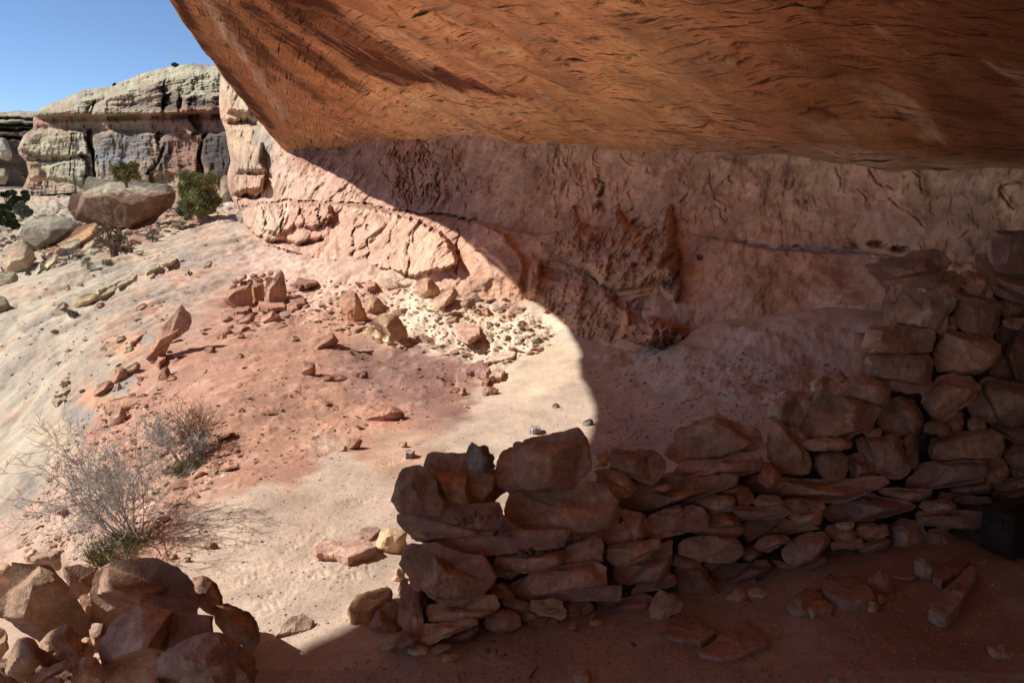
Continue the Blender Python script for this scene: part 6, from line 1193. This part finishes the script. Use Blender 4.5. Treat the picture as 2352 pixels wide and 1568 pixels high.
shrub(310, 1238, .64, 'big bare grey bush spreading over the slope left of the sandy floor', lean=(-.75, .15, .55), stems=15, levels=4, spread=.68, seed=4, r0=.0048, kids=(3, 5), tip=.0009)
shrub(420, 1060, .40, 'smaller bare grey bush beside the brown bush', lean=(.1, 0, .7), stems=9, levels=4, spread=.55, seed=8, r0=.004)
shrub(455, 1035, .40, 'dense brown bush at the rim of the red terrace', lean=(-.1, 0, 1.0), stems=60, levels=2, spread=.55, seed=9, mat='brush', r0=.003, wig=.16, kids=(2, 4))
def tuft(px, py, h, n, label, mat='tuft', seed=3, w=.10, name='green_tuft'):
    rs = np.random.default_rng(seed); g = on_ground(px, py); P = []
    for i in range(n):
        a = rs.uniform(0, 6.28); r = w*rs.random()**.5; b = g+np.array([math.cos(a)*r, math.sin(a)*r, -.01]); d = np.array([math.cos(a)*.5, math.sin(a)*.5, 1.0])+rs.normal(size=3)*.25; d /= np.linalg.norm(d)
        L = h*rs.uniform(.5, 1); P.append((np.array([b, b+d*L*.5, b+d*L+rs.normal(size=3)*.01]), .0016, .0008))
    V, F = tubes(P, 3); o = mesh_obj(name, V, F, M[mat], loc=g); tag(o, label, 'tuft'); return o
tuft(275, 1268, .10, 500, 'green wiry tuft at the foot of the big bare bush', seed=3, w=.13)
tuft(430, 1085, .10, 300, 'small green tuft beneath the smaller bare bush', seed=5, w=.07)
tuft(800, 1410-300, .0+.02, 12, 'few dry stalks lying on the sand', mat='brush', seed=6, w=.05, name='dry_stalks')
def crown(centres, rad, n, size, rs, squash=.8):
    Vs = []; 
    c = np.array(centres); k = rs.integers(0, len(c), n); d = rs.normal(size=(n, 3)); d /= np.linalg.norm(d, axis=1)[:, None]
    p = c[k]+d*(rad*rs.random(n)[:, None]**.45)*np.array([1, 1, squash])
    a = rs.normal(size=(n, 3)); a /= np.linalg.norm(a, axis=1)[:, None]; b = np.cross(a, rs.normal(size=(n, 3))); b /= np.linalg.norm(b, axis=1)[:, None]
    s = size*rs.uniform(.5, 1.3, n)[:, None]
    V = np.stack([p-a*s, p+b*s*.45, p+a*s, p-b*s*.45], 1).reshape(-1, 3); F = np.arange(4*n).reshape(n, 4); return V, F
def juniper(px, py, H_, W_, label, mat='juniper', n=9000, seed=1, leaf=.05, lobes=14, cat='tree', name='juniper_tree', group=None, dt=0, low=.25, trunk=True, pos=None):
    rs = np.random.default_rng(seed); g = (on_ground(px, py) if pos is None else np.array(pos))
    C = []; P = []
    for i in range(int(lobes*1.9)):
        a = rs.uniform(0, 6.28); h = H_*rs.uniform(low, .88); r = W_*.5*math.sqrt(max(.05, 1-((h/H_-.45)/.6)**2))*rs.uniform(.3, .9); q = g+np.array([math.cos(a)*r, math.sin(a)*r, h]); C.append(q)
        m = g+np.array([0, 0, h*.45])+rs.normal(size=3)*.04*H_; P.append((np.array([g+rs.normal(size=3)*.02*H_*np.array([1, 1, 0]), m, q]), H_*.03, H_*.008))
    e = bpy.data.objects.new(name, None); COL.objects.link(e); e.location = g; tag(e, label, cat, group)
    V, F = tubes(P, 6); mesh_obj('trunk', V-g, F, M['bark'], parent=e)
    V, F = crown(C, W_*.17, n, leaf*.8, rs); mesh_obj('crown', V-g, F, M[mat], parent=e, smooth=False)
    return e
def gp(px, py, Y): return atY(px, py, Y)
j1 = on_ground(*vp('Z1', [(925,1560)])[0]); Yb = j1[1]
juniper(0, 0, 55/1794*Yb*1.05, 105/1794*Yb*.62, 'small juniper growing on top of the huge slanted block', n=5200, seed=2, leaf=.055, lobes=11, pos=gp(*vp('Z1', [(850,1262)])[0], Yb+.15), low=.35)
tt = vp('Z1', [(1350,1470)])[0]; g2 = on_ground(*tt)
juniper(tt[0], tt[1], 112/1794*g2[1], 92/1794*g2[1], 'bushy juniper at the foot of the buttress', n=16000, seed=5, leaf=.05, lobes=20, low=.15)
tt = vp('Z1', [(1250,1470)])[0]; g2 = on_ground(*tt)
juniper(tt[0], tt[1], 62/1794*g2[1], 48/1794*g2[1], 'lower greyer part of shrubbery left of the bushy juniper', mat='sage', n=6000, seed=6, leaf=.045, lobes=9, cat='shrub', name='sage_bush', low=.1)
def bushlet(v, x, y, wpx, hpx, label, mat='sage', seed=1, n=1800):
    px, py = vp(v, [(x, y)])[0]; g = on_ground(px, py); k = g[1]/1794*.342
    juniper(px, py, hpx*k, wpx*k, label, mat=mat, n=n, seed=seed, leaf=max(.012, hpx*k*.045), lobes=7, cat='shrub', name='small_bush', low=.15)
bushlet('Z4', 1030, 115, 105, 95, 'grey green bush right below the huge slanted block', seed=11)
bushlet('Z4', 590, 295, 100, 80, 'green yellow bush in the boulder field', mat='juniper', seed=12)
bushlet('Z4', 465, 235, 110, 90, 'dusty grey bush left of the green yellow one', seed=13)
bushlet('Z4', 710, 268, 90, 40, 'low grey bush right of the green yellow one', seed=14)
bushlet('Z4', 845, 180, 60, 36, 'tiny grey bush under the dead bush', seed=15)
bushlet('Z4', 195, 340, 50, 40, 'small green bush at the left end of the boulder field', mat='juniper', seed=16)
bushlet('Z4', 490, 615, 80, 36, 'dark cushion bush alone on the slickrock', seed=17)
bushlet('Z4', 1280, 345, 36, 50, 'thin brown green bush near the top of the slope', mat='juniper', seed=18, n=700)
bushlet('Z1', 1200, 1530, 110, 50, 'low yellow green bush under the shrubbery', mat='juniper', seed=19)
for i, (x, y, hh, ww, lab) in enumerate([(20, 1150, 150, 110, 'dark pinyon at the far left beside the leaning pillar'), (110, 1200, 160, 130, 'dark pinyon right of the leaning pillar'), (130, 1290, 120, 110, 'grey dusty tree below the dark pinyons'), (20, 1330, 100, 120, 'dark low tree at the left edge of the picture'), (60, 1400, 50, 90, 'low dark brush above the slickrock at the left edge')]):
    px, py = vp('Z1', [(x, y)])[0]; P0 = atY(px, py, 40-i*2.5); k = P0[1]/1794*.342
    P0[2] = min(P0[2], H(P0[0], P0[1])+.3)
    juniper(px, py, hh*k*1.1, ww*k, lab, mat='sage' if i == 2 else 'darktree', n=6000, seed=30+i, leaf=.09, lobes=10, low=.12, name='pinyon_tree', pos=P0)
for i, (x, y, w_, h_, lab) in enumerate([(1175, 458, 60, 20, 'largest dark bush on the skyline of the far cliff'), (1255, 482, 46, 14, 'low bush on the pale cap of the far cliff'), (780, 588, 36, 16, 'little bush where the cap of the far cliff steps down'), (572, 655, 34, 16, 'little bush on the lower cap of the far cliff')]):
    px, py = vp('Z1', [(x, y)])[0]; P0 = atY(px, py, float(cliffY(px))+5.5); k = P0[1]/1794*.342
    juniper(px, py, h_*k*1.4, w_*k, lab, mat='darktree', n=900, seed=50+i, leaf=.13, lobes=6, cat='shrub', name='skyline_bush', low=.2, pos=P0)
px, py = vp('Z4', [(770,215)])[0]; g = on_ground(px, py)
shrub(px, py, 85/1794*g[1], 'leafless dark bush standing in the boulder field', lean=(-.15, 0, 1), stems=6, levels=3, spread=.35, seed=14, mat='bark', r0=.045, tip=.012)

# ------------------------------------------------------------------ the dark metal box and the sticks in the right foreground
def box_part(name, c, sx, sy, sz, ax, mat, parent, bev=.006):
    import bmesh
    bm = bmesh.new(); bmesh.ops.create_cube(bm, size=1)
    for v in bm.verts: v.co = (v.co.x*sx, v.co.y*sy, v.co.z*sz)
    bmesh.ops.bevel(bm, geom=list(bm.edges), offset=bev, segments=2, affect='EDGES')
    me = bpy.data.meshes.new(name); bm.to_mesh(me); bm.free(); me.materials.append(mat); o = bpy.data.objects.new(name, me); COL.objects.link(o); o.parent = parent; o.location = c; return o
M['boxm'] = simple_mat('dark_painted_metal', (.045, .034, .026), rough=.55, nscale=14, k=.5)
cpx = vp('Z9', [(2262,742)])[0]; g = on_ground(*cpx); e = bpy.data.objects.new('metal_box', None); COL.objects.link(e); e.location = g; e.rotation_euler = (0, 0, math.radians(24))
tag(e, 'dark metal ammunition style box standing at the right edge against the wall', 'metal box')
tb = float((g-CAM)@np.array([0, cP, -sP])); hb = 104*tb/FPX/cP
box_part('body', (.17, .075, hb*.42), .34, .15, hb*.84, 0, M['boxm'], e); box_part('lid', (.17, .075, hb*.91), .35, .16, hb*.14, 0, M['boxm'], e)
box_part('latch', (-.006, .075, hb*.78), .012, .05, hb*.3, 0, M['boxm'], e, .003)
for zz in (.25, .5): box_part('rib', (.17, -.002, hb*zz), .30, .006, .012, 0, M['boxm'], e, .002)
V, F = tubes([(np.array([(.09, .075, hb*.98), (.10, .075, hb*1.05), (.24, .075, hb*1.05), (.25, .075, hb*.98)]), .006, .006)], 8); mesh_obj('handle', V, F, M['boxm'], parent=e)
def stick(pts, r, label, mat='wood', name='stick', lift=.008):
    P = np.array([on_ground(*q)+np.array([0, 0, lift]) for q in pts]); u = np.linspace(0, len(P)-1, 24)
    Q = np.stack([np.interp(u, range(len(P)), P[:, i]) for i in range(3)], 1); k = np.array([.25, .5, .25])
    for _ in range(6): Q[1:-1] = .25*Q[:-2]+.5*Q[1:-1]+.25*Q[2:]
    V, F = tubes([(Q, r, r*.6)], 8); V = V+fbm(V*60, 2)[:, None]*r*.4; tag(mesh_obj(name, V, F, M[mat], loc=P[0]), label, 'stick')
M['wood'] = simple_mat('weathered_wood', (.36, .22, .14), nscale=40)
stick(vp('Z9', [(1455,855),(1540,880),(1610,872),(1660,840),(1700,822)]), .011, 'curved weathered branch lying behind the angular floor stone')
stick(vp('Z9', [(510,1338),(590,1325),(670,1330)]), .0025, 'straight thin twig lying by the triangular slab')
stick(vp('Z9', [(60,1262),(140,1270),(220,1280)]), .003, 'pale thin twig under the flat slab', lift=.004)
stick(vp('Z9', [(1100,1030),(1140,1055),(1180,1075)]), .003, 'short twig in front of the rectangular slab')
stick(vp('V2', [(700,1160),(760,1145),(820,1130)]), .004, 'bent twig at the foot of the tilted corner slab')
stick(vp('Z8', [(1375,1540),(1400,1500),(1430,1465)]), .004, 'short dark root poking out of the sand', mat='bark')
